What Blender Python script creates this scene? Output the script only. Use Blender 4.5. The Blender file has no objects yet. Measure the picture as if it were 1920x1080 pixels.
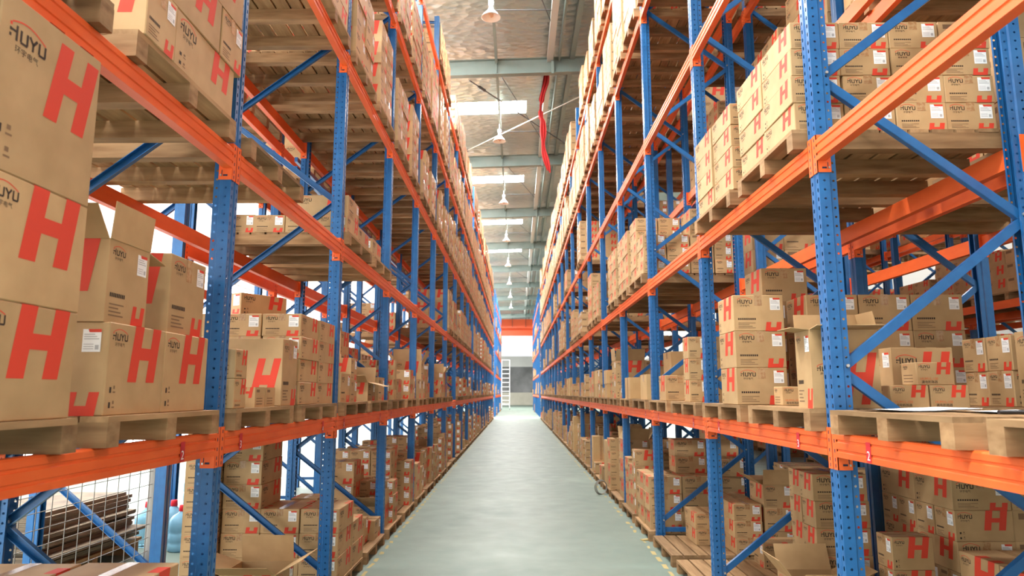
import bpy, bmesh, math, random
from mathutils import Vector, Matrix
from mathutils.bvhtree import BVHTree

RND = random.Random(7)
SC = bpy.context.scene
COL = SC.collection
V = Vector
PI = math.pi

# ------------------------------------------------------------------ materials
MATS = {}


def node_mat(name, color, rough=0.6, metal=0.0, spec=0.4):
    m = bpy.data.materials.new(name)
    m.use_nodes = True
    b = m.node_tree.nodes['Principled BSDF']
    b.inputs['Base Color'].default_value = (*color, 1)
    b.inputs['Roughness'].default_value = rough
    b.inputs['Metallic'].default_value = metal
    b.inputs['Specular IOR Level'].default_value = spec
    MATS[name] = m
    return m, m.node_tree, b


def link(nt, a, ao, b, bi):
    nt.links.new(a.outputs[ao], b.inputs[bi])


def noise_tint(nt, b, c1, c2, scale, detail=4, stretch=(1, 1, 1), coord='Object', lo=0.3, hi=0.7, rnd=0.0, bump=0.0, rough_var=None):
    tc = nt.nodes.new('ShaderNodeTexCoord')
    mp = nt.nodes.new('ShaderNodeMapping')
    mp.inputs['Scale'].default_value = stretch
    nz = nt.nodes.new('ShaderNodeTexNoise')
    nz.inputs['Scale'].default_value = scale
    nz.inputs['Detail'].default_value = detail
    rp = nt.nodes.new('ShaderNodeValToRGB')
    rp.color_ramp.elements[0].position = lo
    rp.color_ramp.elements[0].color = (*c1, 1)
    rp.color_ramp.elements[1].position = hi
    rp.color_ramp.elements[1].color = (*c2, 1)
    link(nt, tc, coord, mp, 'Vector')
    if rnd:
        oi = nt.nodes.new('ShaderNodeObjectInfo')
        ml = nt.nodes.new('ShaderNodeMath')
        ml.operation = 'MULTIPLY'
        ml.inputs[1].default_value = 37.0
        link(nt, oi, 'Random', ml, 0)
        link(nt, ml, 0, mp, 'Location')
    link(nt, mp, 'Vector', nz, 'Vector')
    link(nt, nz, 'Fac', rp, 'Fac')
    out = (rp, 'Color')
    if rnd:
        hs = nt.nodes.new('ShaderNodeHueSaturation')
        mr = nt.nodes.new('ShaderNodeMapRange')
        mr.inputs['To Min'].default_value = 1 - rnd
        mr.inputs['To Max'].default_value = 1 + rnd
        gi = nt.nodes.new('ShaderNodeNewGeometry')
        ad = nt.nodes.new('ShaderNodeMath')
        ad.operation = 'ADD'
        fr = nt.nodes.new('ShaderNodeMath')
        fr.operation = 'FRACT'
        link(nt, oi, 'Random', ad, 0)
        link(nt, gi, 'Random Per Island', ad, 1)
        link(nt, ad, 0, fr, 0)
        link(nt, fr, 0, mr, 'Value')
        link(nt, mr, 'Result', hs, 'Value')
        link(nt, rp, 'Color', hs, 'Color')
        out = (hs, 'Color')
    nt.links.new(out[0].outputs[out[1]], b.inputs['Base Color'])
    if bump:
        bp = nt.nodes.new('ShaderNodeBump')
        bp.inputs['Strength'].default_value = bump
        bp.inputs['Distance'].default_value = 0.01
        link(nt, nz, 'Fac', bp, 'Height')
        link(nt, bp, 'Normal', b, 'Normal')
    return nz


m, nt, b = node_mat('cardboard', (0.44, 0.285, 0.145), 0.62, 0, 0.25)
noise_tint(nt, b, (0.405, 0.258, 0.122), (0.48, 0.315, 0.155), 7, 4, rnd=0.10)
m, nt, b = node_mat('cardboard_inside', (0.36, 0.235, 0.125), 0.8, 0, 0.1)
noise_tint(nt, b, (0.31, 0.19, 0.09), (0.37, 0.235, 0.115), 9, 4)
m, nt, b = node_mat('cardboard_plain', (0.5, 0.33, 0.17), 0.65, 0, 0.2)
noise_tint(nt, b, (0.45, 0.285, 0.13), (0.52, 0.345, 0.165), 5, 4, rnd=0.08)
node_mat('print_red', (0.62, 0.055, 0.028), 0.6, 0, 0.25)
node_mat('print_orange', (0.62, 0.13, 0.04), 0.65, 0, 0.2)
node_mat('print_black', (0.045, 0.03, 0.022), 0.7, 0, 0.2)
node_mat('print_faint', (0.2, 0.12, 0.065), 0.7, 0, 0.2)
m, nt, b = node_mat('tape', (0.40, 0.235, 0.105), 0.22, 0, 0.5)
noise_tint(nt, b, (0.36, 0.19, 0.085), (0.44, 0.28, 0.14), 60, 2, lo=0.4, hi=0.6)
node_mat('sticker', (0.82, 0.82, 0.80), 0.5)
node_mat('sticker_grey', (0.42, 0.42, 0.42), 0.6)
m, nt, b = node_mat('wood', (0.34, 0.21, 0.11), 0.75, 0, 0.2)
noise_tint(nt, b, (0.20, 0.11, 0.05), (0.36, 0.22, 0.108), 2.6, 5, stretch=(1.2, 5, 9), rnd=0.25, bump=0.15)
m, nt, b = node_mat('wood_deck', (0.36, 0.23, 0.125), 0.75, 0, 0.2)
noise_tint(nt, b, (0.22, 0.128, 0.06), (0.36, 0.225, 0.112), 2.6, 5, stretch=(9, 1.2, 6), rnd=0.28, bump=0.15)
m, nt, b = node_mat('blue_paint', (0.012, 0.105, 0.29), 0.34, 0, 0.5)
noise_tint(nt, b, (0.010, 0.092, 0.26), (0.014, 0.118, 0.32), 14, 3)
m, nt, b = node_mat('blue_dark', (0.012, 0.05, 0.16), 0.4)
m, nt, b = node_mat('orange_paint', (0.80, 0.115, 0.018), 0.48, 0, 0.3)
noise_tint(nt, b, (0.72, 0.105, 0.020), (0.83, 0.145, 0.032), 9, 4, stretch=(1, 0.3, 1))
node_mat('slot_dark', (0.02, 0.02, 0.05), 0.7)
node_mat('tag_red', (0.55, 0.02, 0.03), 0.5)
node_mat('white_paint', (0.85, 0.85, 0.83), 0.5)
node_mat('zinc', (0.55, 0.55, 0.53), 0.35, 0.8)
node_mat('galvanised', (0.22, 0.21, 0.19), 0.55, 0.3)
node_mat('paper', (0.85, 0.85, 0.84), 0.7)
node_mat('pen_black', (0.015, 0.015, 0.017), 0.35)
node_mat('red_cloth', (0.50, 0.03, 0.03), 0.85)
m, nt, b = node_mat('steel_green', (0.20, 0.26, 0.24), 0.5, 0, 0.4)
noise_tint(nt, b, (0.185, 0.245, 0.225), (0.225, 0.285, 0.265), 1.5, 4)
node_mat('steel_pale', (0.50, 0.54, 0.52), 0.5)
node_mat('rod_dark', (0.06, 0.06, 0.06), 0.5)
node_mat('rod_pale', (0.55, 0.53, 0.48), 0.5)
node_mat('lamp_enamel', (0.86, 0.84, 0.8), 0.35)
node_mat('lamp_socket', (0.55, 0.38, 0.27), 0.4)
node_mat('crane_orange', (0.72, 0.10, 0.03), 0.45)
node_mat('white_steel', (0.75, 0.76, 0.76), 0.45)
node_mat('red_plastic', (0.60, 0.015, 0.03), 0.4)
node_mat('grey_post', (0.33, 0.31, 0.28), 0.7)
node_mat('marking', (0.42, 0.33, 0.14), 0.8)

# water bottle plastic
m, nt, b = node_mat('bottle_blue', (0.30, 0.62, 0.85), 0.08, 0, 0.5)
b.inputs['Transmission Weight'].default_value = 0.45
b.inputs['IOR'].default_value = 1.2

# daylight (the sky through glass), plus one added fill


def emit(name, color, strength):
    m = bpy.data.materials.new(name)
    m.use_nodes = True
    nt = m.node_tree
    nt.nodes.clear()
    e = nt.nodes.new('ShaderNodeEmission')
    e.inputs['Color'].default_value = (*color, 1)
    e.inputs['Strength'].default_value = strength
    o = nt.nodes.new('ShaderNodeOutputMaterial')
    link(nt, e, 'Emission', o, 'Surface')
    MATS[name] = m


emit('skylight', (1.0, 0.98, 0.95), 122.0)
emit('window_light', (0.98, 0.99, 1.0), 9.0)
emit('back_fill_light', (1.0, 0.96, 0.90), 3.2)  # added glow behind the camera, lights camera-facing sides from the front
emit('gable_light', (0.97, 0.98, 1.0), 1.2)

# floor: grey green epoxy with wear
m, nt, b = node_mat('floor_epoxy', (0.30, 0.34, 0.30), 0.45, 0, 0.35)
nz = noise_tint(nt, b, (0.145, 0.20, 0.168), (0.19, 0.24, 0.20), 0.8, 9, lo=0.25, hi=0.78)
nz2 = nt.nodes.new('ShaderNodeTexNoise')
nz2.inputs['Scale'].default_value = 3.0
nz2.inputs['Detail'].default_value = 8
tc = nt.nodes.new('ShaderNodeTexCoord')
link(nt, tc, 'Object', nz2, 'Vector')
mr = nt.nodes.new('ShaderNodeMapRange')
mr.inputs['From Min'].default_value = 0.3
mr.inputs['From Max'].default_value = 0.7
mr.inputs['To Min'].default_value = 0.42
mr.inputs['To Max'].default_value = 0.55
link(nt, nz2, 'Fac', mr, 'Value')
link(nt, mr, 'Result', b, 'Roughness')

# roof: silver foil blanket with quilted wrinkles
m, nt, b = node_mat('foil', (0.55, 0.54, 0.50), 0.38, 0.55, 0.5)
tc = nt.nodes.new('ShaderNodeTexCoord')
mp = nt.nodes.new('ShaderNodeMapping')
mp.inputs['Scale'].default_value = (1.0, 1.8, 1.0)
nz = nt.nodes.new('ShaderNodeTexNoise')
nz.inputs['Scale'].default_value = 3.2
nz.inputs['Detail'].default_value = 3
vo = nt.nodes.new('ShaderNodeTexVoronoi')
vo.inputs['Scale'].default_value = 3.4
vo.feature = 'F1'
mx = nt.nodes.new('ShaderNodeMath')
mx.operation = 'ADD'
bp = nt.nodes.new('ShaderNodeBump')
bp.inputs['Strength'].default_value = 0.55
bp.inputs['Distance'].default_value = 0.12
link(nt, tc, 'Object', mp, 'Vector')
link(nt, mp, 'Vector', nz, 'Vector')
link(nt, mp, 'Vector', vo, 'Vector')
link(nt, nz, 'Fac', mx, 0)
link(nt, vo, 'Distance', mx, 1)
link(nt, mx, 0, bp, 'Height')
link(nt, bp, 'Normal', b, 'Normal')
rp = nt.nodes.new('ShaderNodeValToRGB')
nz3 = nt.nodes.new('ShaderNodeTexNoise')
nz3.inputs['Scale'].default_value = 0.35
rp.color_ramp.elements[0].position = 0.35
rp.color_ramp.elements[0].color = (0.40, 0.46, 0.43, 1)
rp.color_ramp.elements[1].position = 0.65
rp.color_ramp.elements[1].color = (0.57, 0.545, 0.49, 1)
link(nt, tc, 'Object', nz3, 'Vector')
link(nt, nz3, 'Fac', rp, 'Fac')
link(nt, rp, 'Color', b, 'Base Color')

m, nt, b = node_mat('wall_paint', (0.70, 0.69, 0.66), 0.7)
noise_tint(nt, b, (0.66, 0.65, 0.62), (0.74, 0.73, 0.70), 0.6, 6)
node_mat('wall_grey', (0.32, 0.33, 0.31), 0.7)
m, nt, b = node_mat('wall_cream', (0.62, 0.59, 0.50), 0.8)
noise_tint(nt, b, (0.40, 0.38, 0.31), (0.50, 0.47, 0.39), 0.7, 6)
m, nt, b = node_mat('wall_concrete', (0.17, 0.17, 0.17), 0.85)
noise_tint(nt, b, (0.12, 0.12, 0.12), (0.25, 0.25, 0.25), 0.5, 8)
m, nt, b = node_mat('flat_board', (0.2, 0.15, 0.10), 0.85)
noise_tint(nt, b, (0.13, 0.10, 0.07), (0.24, 0.19, 0.13), 4, 5, stretch=(1, 1, 12), rnd=0.15)

# ------------------------------------------------------------------ mesh builder


class MB:
    def __init__(self):
        self.v, self.f, self.m, self.s, self.mats = [], [], [], [], []

    def mi(self, mat):
        if mat not in self.mats:
            self.mats.append(mat)
        return self.mats.index(mat)

    def add(self, vs, fs, mat, smooth=False):
        o = len(self.v)
        self.v.extend(tuple(p) for p in vs)
        k = self.mi(mat)
        for f in fs:
            self.f.append(tuple(i + o for i in f))
            self.m.append(k)
            self.s.append(smooth)

    def box(self, x0, x1, y0, y1, z0, z1, mat):
        self.add([(x0, y0, z0), (x1, y0, z0), (x1, y1, z0), (x0, y1, z0), (x0, y0, z1), (x1, y0, z1), (x1, y1, z1), (x0, y1, z1)],
                 [(0, 3, 2, 1), (4, 5, 6, 7), (0, 1, 5, 4), (1, 2, 6, 5), (2, 3, 7, 6), (3, 0, 4, 7)], mat)

    def obox(self, c, ax, ay, az, mat):
        """oriented box: centre, three half-extent vectors"""
        c, ax, ay, az = V(c), V(ax), V(ay), V(az)
        vs = [c + sx * ax + sy * ay + sz * az for sz in (-1, 1) for sx, sy in ((-1, -1), (1, -1), (1, 1), (-1, 1))]
        self.add(vs, [(0, 3, 2, 1), (4, 5, 6, 7), (0, 1, 5, 4), (1, 2, 6, 5), (2, 3, 7, 6), (3, 0, 4, 7)], mat)

    def tube(self, p0, p1, r0, mat, n=8, r1=None, caps=True, smooth=True):
        p0, p1 = V(p0), V(p1)
        r1 = r0 if r1 is None else r1
        d = (p1 - p0).normalized()
        a = d.orthogonal().normalized()
        c = d.cross(a)
        vs = []
        for p, r in ((p0, r0), (p1, r1)):
            for i in range(n):
                t = 2 * PI * i / n
                vs.append(p + (a * math.cos(t) + c * math.sin(t)) * r)
        self.add(vs, [(i, (i + 1) % n, n + (i + 1) % n, n + i) for i in range(n)], mat, smooth)
        if caps:
            self.add(vs, [tuple(range(n - 1, -1, -1)), tuple(range(n, 2 * n))], mat)

    def lathe(self, c, prof, mat, n=24, smooth=True):
        c = V(c)
        vs, fs = [], []
        for r, z in prof:
            for i in range(n):
                t = 2 * PI * i / n
                vs.append(c + V((r * math.cos(t), r * math.sin(t), z)))
        for k in range(len(prof) - 1):
            for i in range(n):
                j = (i + 1) % n
                fs.append((k * n + i, k * n + j, (k + 1) * n + j, (k + 1) * n + i))
        self.add(vs, fs, mat, smooth)

    def prism(self, prof, axis, a0, a1, mat, close=True):
        """profile of 2-D points swept along axis ('x','y','z') from a0 to a1"""
        def P(p, a):
            return {'y': (p[0], a, p[1]), 'x': (a, p[0], p[1]), 'z': (p[0], p[1], a)}[axis]
        n = len(prof)
        vs = [P(p, a0) for p in prof] + [P(p, a1) for p in prof]
        rng = range(n) if close else range(n - 1)
        self.add(vs, [(i, (i + 1) % n, n + (i + 1) % n, n + i) for i in rng], mat)
        if close:
            self.add(vs, [tuple(range(n - 1, -1, -1)), tuple(range(n, 2 * n))], mat)

    def merge(self, o, M=None):
        off = len(self.v)
        self.v.extend(tuple(M @ V(p)) if M is not None else p for p in o.v)
        k = [self.mi(x) for x in o.mats]
        for f, mm, s in zip(o.f, o.m, o.s):
            self.f.append(tuple(i + off for i in f))
            self.m.append(k[mm])
            self.s.append(s)

    def mesh(self, name):
        me = bpy.data.meshes.new(name)
        me.from_pydata(self.v, [], self.f)
        for x in self.mats:
            me.materials.append(MATS[x])
        me.polygons.foreach_set('material_index', self.m)
        me.polygons.foreach_set('use_smooth', self.s)
        me.update()
        return me


def obj(name, me, parent=None, loc=None, rz=0.0, rot=None):
    if isinstance(me, MB):
        me = me.mesh(name)
    o = bpy.data.objects.new(name, me)
    COL.objects.link(o)
    if parent is not None:
        o.parent = parent
    if loc is not None:
        o.location = loc
    if rot is not None:
        o.rotation_euler = rot
    elif rz:
        o.rotation_euler = (0, 0, rz)
    return o


def tag(o, label=None, cat=None, group=None, kind=None):
    if label:
        o['label'] = label
    if cat:
        o['category'] = cat
    if group:
        o['group'] = group
    if kind:
        o['kind'] = kind
    return o


def struct(name, me):
    return tag(obj(name, me), kind='structure')


ORD = ['first', 'second', 'third', 'fourth', 'fifth', 'sixth', 'seventh', 'eighth', 'ninth', 'tenth', 'eleventh', 'twelfth', 'thirteenth', 'fourteenth',
       'fifteenth', 'sixteenth', 'seventeenth', 'eighteenth', 'nineteenth', 'twentieth', 'twenty-first', 'twenty-second', 'twenty-third', 'twenty-fourth',
       'twenty-fifth', 'twenty-sixth', 'twenty-seventh', 'twenty-eighth', 'twenty-ninth', 'thirtieth']

# ------------------------------------------------------------------ text glyphs as polygons
GLYPH = {}


def glyph(text, res=2):
    """2-D polygons of a text in the built-in font, scaled to width 1: (verts, faces, height)"""
    if text in GLYPH:
        return GLYPH[text]
    cu = bpy.data.curves.new('lettering', 'FONT')
    cu.body = text
    cu.resolution_u = res
    o = bpy.data.objects.new('lettering', cu)
    COL.objects.link(o)
    bpy.context.view_layer.update()
    dg = bpy.context.evaluated_depsgraph_get()
    me = bpy.data.meshes.new_from_object(o.evaluated_get(dg))
    vs = [(v.co.x, v.co.y) for v in me.vertices]
    fs = [tuple(p.vertices) for p in me.polygons]
    bpy.data.objects.remove(o)
    bpy.data.curves.remove(cu)
    bpy.data.meshes.remove(me)
    if not vs:
        GLYPH[text] = ([], [], 0)
        return GLYPH[text]
    x0 = min(p[0] for p in vs)
    x1 = max(p[0] for p in vs)
    y0 = min(p[1] for p in vs)
    y1 = max(p[1] for p in vs)
    w = x1 - x0
    GLYPH[text] = ([((x - x0) / w, (y - y0) / w) for x, y in vs], fs, (y1 - y0) / w)
    return GLYPH[text]


class Face:
    """a rectangle on a carton: origin, u axis, v axis, width, height"""

    def __init__(self, mb, o, u, v, w, h):
        self.mb, self.o, self.u, self.v = mb, V(o), V(u), V(v)
        self.n = self.u.cross(self.v)
        self.w, self.h = w, h

    def P(self, a, b, off):
        return self.o + self.u * a + self.v * b + self.n * off

    def poly(self, pts, mat, off=0.0006):
        self.mb.add([self.P(a, b, off) for a, b in pts], [tuple(range(len(pts)))], mat)

    def rect(self, a0, b0, a1, b1, mat, off=0.0006):
        self.poly([(a0, b0), (a1, b0), (a1, b1), (a0, b1)], mat, off)

    def text(self, t, a, b, w, mat, off=0.0007, vert=False):
        vs, fs, h = glyph(t)
        if vert:
            self.mb.add([self.P(a - y * w, b + x * w, off) for x, y in vs], fs, mat)
        else:
            self.mb.add([self.P(a + x * w, b + y * w, off) for x, y in vs], fs, mat)

    def stroke(self, p, q, t, mat, off=0.0007):
        dx, dy = q[0] - p[0], q[1] - p[1]
        l = math.hypot(dx, dy)
        nx, ny = -dy / l * t / 2, dx / l * t / 2
        self.poly([(p[0] - nx, p[1] - ny), (q[0] - nx, q[1] - ny), (q[0] + nx, q[1] + ny), (p[0] + nx, p[1] + ny)], mat, off)

    def bigH(self, a, b0, w, b1, mat='print_red', bar=(0.40, 0.62), sl=0.16):
        """slanted letter H between heights b0 and b1"""
        hh = b1 - b0
        sh = sl * hh

        def leg(l, r, z0, z1):
            s0, s1 = sh * (z0 / hh), sh * (z1 / hh)
            self.poly([(l + s0, b0 + z0), (r + s0, b0 + z0), (r + s1, b0 + z1), (l + s1, b0 + z1)], mat)
        leg(a, a + 0.32 * w, 0, hh)
        leg(a + 0.68 * w, a + w, 0, hh)
        leg(a + 0.32 * w, a + 0.68 * w, bar[0] * hh, bar[1] * hh)

    def halfH(self, a, w, h, mat='print_red'):
        sh = 0.16 * h
        bt = 0.42 * h
        s1 = sh * bt / h
        self.poly([(a, 0), (a + 0.32 * w, 0), (a + 0.32 * w + sh, h), (a + sh, h)], mat)
        self.poly([(a + 0.68 * w, 0), (a + w, 0), (a + w + sh, h), (a + 0.68 * w + sh, h)], mat)
        self.poly([(a + 0.32 * w, 0), (a + 0.68 * w, 0), (a + 0.68 * w + s1, bt), (a + 0.32 * w + s1, bt)], mat)

    def logo(self, a, b, w, lod):
        """maker's mark: four heavy letters under a red arc, small characters below; (a, b) is the top left"""
        h = 0.36 * w
        B = 'print_black'
        if lod >= 2:
            self.rect(a, b - h, a + w, b - 0.1 * h, 'print_faint')
            return
        t = 0.055 * w
        x = a
        y0, y1 = b - h * 1.05, b - 0.22 * h
        # first letter: dotted left stem
        for k in range(3):
            self.rect(x, y0 + (y1 - y0) * (0.1 + 0.36 * k), x + t, y0 + (y1 - y0) * (0.32 + 0.36 * k), B if k < 2 else 'print_red')
        self.rect(x + 0.16 * w, y0, x + 0.16 * w + t, y1, B)
        self.rect(x + t, (y0 + y1) / 2, x + 0.16 * w, (y0 + y1) / 2 + 0.045 * w, B)
        for ux in (0.27, 0.76):
            for d in (0, 0.165):
                self.rect(a + (ux + d) * w, y0 + 0.03 * w, a + (ux + d) * w + t, y1 - 0.04 * w, B)
            self.rect(a + ux * w + 0.02 * w, y0, a + (ux + 0.2) * w, y0 + 0.05 * w, B)
        yx = a + 0.52 * w
        ym = y0 + 0.45 * (y1 - y0)
        self.stroke((yx, y1 - 0.04 * w), (yx + 0.1 * w, ym), t, B)
        self.stroke((yx + 0.2 * w, y1 - 0.04 * w), (yx + 0.1 * w, ym), t, B)
        self.stroke((yx + 0.1 * w, ym + 0.02 * w), (yx + 0.1 * w, y0), t, B)
        # red arc
        pts = [(a + w * (0.05 + 0.9 * k / 8), b - 0.30 * h + 0.42 * h * math.sin(PI * (0.12 + 0.88 * k / 8))) for k in range(9)]
        for k in range(8):
            self.stroke(pts[k], pts[k + 1], 0.028 * w, 'print_red')
        if lod == 0:
            self.text('环宇电气', a + 0.17 * w, y0 - 0.21 * w, 0.62 * w, B)
        else:
            for k in range(4):
                self.rect(a + (0.17 + 0.16 * k) * w, y0 - 0.18 * w, a + (0.29 + 0.16 * k) * w, y0 - 0.06 * w, 'print_faint')

    def small_print(self, a, b, w, h, lod):
        """address lines"""
        if lod >= 2:
            return
        n = 9
        for k in range(n):
            self.rect(a + w * k / n, b + h * 0.82, a + w * (k + 0.75) / n, b + h, 'print_black')
        for r in range(4 if lod == 0 else 2):
            self.rect(a, b + h * 0.16 * r, a + w * (0.95 - 0.17 * (r % 3)), b + h * (0.16 * r + 0.06), 'print_faint')

    def icons(self, a, b, w, h, lod):
        if lod >= 2:
            return
        for r in (0, 0.62):
            self.rect(a, b + h * r, a + 0.3 * w, b + h * (r + 0.24), 'print_black')
            self.rect(a + 0.55 * w, b + h * r, a + 0.95 * w, b + h * (r + 0.06), 'print_faint')
            self.rect(a + 0.6 * w, b + h * (r + 0.16), a + 0.85 * w, b + h * (r + 0.3), 'print_faint')


# ------------------------------------------------------------------ cartons
TYPES = {
    'A': (0.47, 0.285, 0.165, 'std'), 'F': (0.48, 0.33, 0.205, 'std'), 'B': (0.38, 0.36, 0.262, 'std'), 'C': (0.47, 0.40, 0.30, 'std'),
    'D': (0.32, 0.25, 0.21, 'std'), 'E': (0.21, 0.15, 0.125, 'small'), 'G': (0.30, 0.22, 0.17, 'std'), 'P': (0.46, 0.36, 0.26, 'plain'), 'Q': (0.33, 0.30, 0.24, 'plain'),
}
CACHE = {}


def std_h(L, H):
    hw = min(0.48 * L, 0.72 * H)
    return 0.91 * L - hw - 0.1 * H, hw


def carton_mb(t, lod, ends=(1, -1), is_open=False, stuff=False):
    """printed carton, length along x, width along y; printed on all four sides"""
    L, W, H, style = t
    mb = MB()
    body = 'cardboard_plain' if style == 'plain' else 'cardboard'
    if is_open:
        th = 0.005
        mb.box(-L / 2, L / 2, -W / 2, W / 2, 0, 0.006, body)
        mb.box(-L / 2, L / 2, -W / 2, -W / 2 + th, 0.006, H, body)
        mb.box(-L / 2, L / 2, W / 2 - th, W / 2, 0.006, H, body)
        mb.box(-L / 2, -L / 2 + th, -W / 2 + th, W / 2 - th, 0.006, H, body)
        mb.box(L / 2 - th, L / 2, -W / 2 + th, W / 2 - th, 0.006, H, body)
    elif lod == 0:
        bm = bmesh.new()
        bmesh.ops.create_cube(bm, size=1)
        for v in bm.verts:
            v.co = V((v.co.x * L, v.co.y * W, (v.co.z + 0.5) * H))
        bmesh.ops.bevel(bm, geom=list(bm.edges), offset=0.004, segments=1, affect='EDGES')
        bm.verts.index_update()
        mb.add([v.co.copy() for v in bm.verts], [tuple(v.index for v in f.verts) for f in bm.faces], body)
        bm.free()
    else:
        mb.box(-L / 2, L / 2, -W / 2, W / 2, 0, H, body)
    sides = [Face(mb, (-L / 2, -W / 2, 0), (1, 0, 0), (0, 0, 1), L, H), Face(mb, (L / 2, W / 2, 0), (-1, 0, 0), (0, 0, 1), L, H)]
    endf = {1: Face(mb, (L / 2, -W / 2, 0), (0, 1, 0), (0, 0, 1), W, H), -1: Face(mb, (-L / 2, W / 2, 0), (0, -1, 0), (0, 0, 1), W, H)}
    top = Face(mb, (-L / 2, -W / 2, H), (1, 0, 0), (0, 1, 0), L, W)
    if style == 'plain':
        if not is_open:
            top.rect(0, W * 0.45, L, W * 0.55, 'tape')
        for e in ends:
            f = endf[e]
            f.rect(W * 0.42, H * 0.72, W * 0.58, H, 'tape')
        for f in sides:
            if lod < 2:
                f.rect(L * 0.42, 0, L * 0.58, H, 'tape')
        return mb
    for f in sides:
        lw = min(0.25 * L, 0.6 * H)
        if style == 'small':
            f.logo(0.07 * L, 0.93 * H, 0.30 * L, lod)
            f.bigH(0.52 * L, 0.47 * H, 0.36 * L, H)
            if lod == 0:
                f.text('HUM1L-100', 0.10 * L, 0.22 * H, 0.46 * L, 'print_orange')
                f.text('漏电断路器', 0.12 * L, 0.07 * H, 0.42 * L, 'print_black')
            elif lod == 1:
                f.rect(0.10 * L, 0.22 * H, 0.56 * L, 0.29 * H, 'print_orange')
        elif style == 'big':
            f.logo(0.08 * L, 0.86 * H, 0.34 * L, lod)
            f.bigH(0.44 * L, 0.42 * H, 0.42 * L, 0.93 * H, sl=0.2)
            f.icons(0.06 * L, 0.08 * H, 0.14 * L, 0.2 * H, lod)
        elif style == 'low':
            f.logo(0.08 * L, 0.55 * H, 0.26 * L, lod)
            f.bigH(0.42 * L, 0.05 * H, 0.40 * L, 0.70 * H, sl=0.2)
        else:
            f.logo(0.06 * L, 0.92 * H, lw, lod)
            hx, hw = std_h(L, H)
            f.bigH(hx, 0.36 * H, hw, H)
            f.icons(0.07 * L, 0.08 * H, 0.10 * L, 0.26 * H, lod)
    for e in ends:
        f = endf[e]
        if style == 'small':
            if lod < 2:
                f.logo(0.15 * W, 0.9 * H, 0.3 * W, 2 if lod else 1)
                for r in (0.14, 0.28, 0.42):
                    f.rect(0.15 * W, r * H, 0.75 * W, (r + 0.04) * H, 'print_faint')
            continue
        lw = min(0.30 * W, 0.6 * H)
        f.logo(0.09 * W, 0.92 * H, lw, lod)
        f.small_print(0.09 * W, 0.08 * H, 0.36 * W, 0.28 * H, lod)
        f.halfH(0.62 * W, 0.30 * W, 0.25 * H)
        if not is_open and (stuff or lod >= 2):
            f.rect(0.43 * W, 0.75 * H, 0.57 * W, H, 'tape')
        if stuff:
            f.rect(0.66 * W, 0.52 * H, 0.66 * W + min(0.072, 0.26 * W), 0.9 * H, 'sticker', 0.001)
    if not is_open and style != 'low':
        # the red letter folds over the top edge, and the top seam
        hx, hw = (0.52 * L, 0.36 * L) if style == 'small' else std_h(L, H)
        sx = 0.16 * 0.6 * H
        for q in (0, 0.68):
            top.rect(hx + q * hw + sx, 0, hx + (q + 0.32) * hw + sx, 0.13 * W, 'print_red')
            top.rect(L - (hx + (q + 0.32) * hw + sx), 0.87 * W, L - (hx + q * hw + sx), W, 'print_red')
        top.rect(0, 0.497 * W, L, 0.503 * W, 'print_faint')
        if stuff or lod >= 1:
            top.rect(0, 0.41 * W, L, 0.59 * W, 'tape', 0.0004)
    return mb


def carton_mesh(t, lod, is_open=False):
    k = ('c', t, lod, is_open)
    if k not in CACHE:
        CACHE[k] = carton_mb(t, lod, is_open=is_open).mesh('carton_body')
    return CACHE[k]


def sticker_mesh(t, e, lod):
    k = ('s', t, e, lod)
    if k in CACHE:
        return CACHE[k]
    L, W, H, style = t
    mb = MB()
    f = Face(mb, (L / 2, -W / 2, 0), (0, 1, 0), (0, 0, 1), W, H) if e > 0 else Face(mb, (-L / 2, W / 2, 0), (0, -1, 0), (0, 0, 1), W, H)
    w = min(0.072, 0.28 * W)
    h = min(0.088, 0.5 * H)
    a, b = 0.93 * W - w, 0.92 * H - h
    o = 0.0012
    f.rect(a, b, a + w, b + h, 'sticker', o)
    f.poly([(a + 0.35 * w, b + 0.86 * h), (a + w, b + 0.86 * h), (a + w, b + h), (a + 0.28 * w, b + h)], 'print_red', o + 0.0004)
    if lod < 2:
        for r in range(3):
            f.rect(a + 0.08 * w, b + h * (0.55 + 0.1 * r), a + w * (0.9 - 0.12 * r), b + h * (0.59 + 0.1 * r), 'sticker_grey', o + 0.0004)
        for r in range(3):
            f.rect(a + 0.08 * w, b + h * (0.12 + 0.1 * r), a + w * 0.62, b + h * (0.15 + 0.1 * r), 'sticker_grey', o + 0.0004)
        f.rect(a + 0.70 * w, b + 0.1 * h, a + 0.9 * w, b + 0.3 * h, 'sticker_grey', o + 0.0004)
    CACHE[k] = mb.mesh('shipping_label')
    return CACHE[k]


def tape_mesh(t):
    k = ('t', t)
    if k in CACHE:
        return CACHE[k]
    L, W, H, style = t
    mb = MB()
    w = min(0.055, 0.17 * W)
    o = 0.0009
    d = 0.30 * H
    vs = []
    for x, z in ((-L / 2 - o, H - d), (-L / 2 - o, H + o), (L / 2 + o, H + o), (L / 2 + o, H - d)):
        vs += [(x, -w / 2, z), (x, w / 2, z)]
    mb.add(vs, [(2 * i, 2 * i + 2, 2 * i + 3, 2 * i + 1) for i in range(3)], 'tape')
    CACHE[k] = mb.mesh('packing_tape')
    return CACHE[k]


def flap_mesh(length, depth):
    """a flap hinged along x at the origin, reaching +y"""
    k = ('f', round(length, 3), round(depth, 3))
    if k not in CACHE:
        mb = MB()
        mb.box(-length / 2, length / 2, 0, depth, -0.004, 0, 'cardboard')
        CACHE[k] = mb.mesh('flap')
    return CACHE[k]


CARTONS = []     # every carton of the scene as a record


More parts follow.
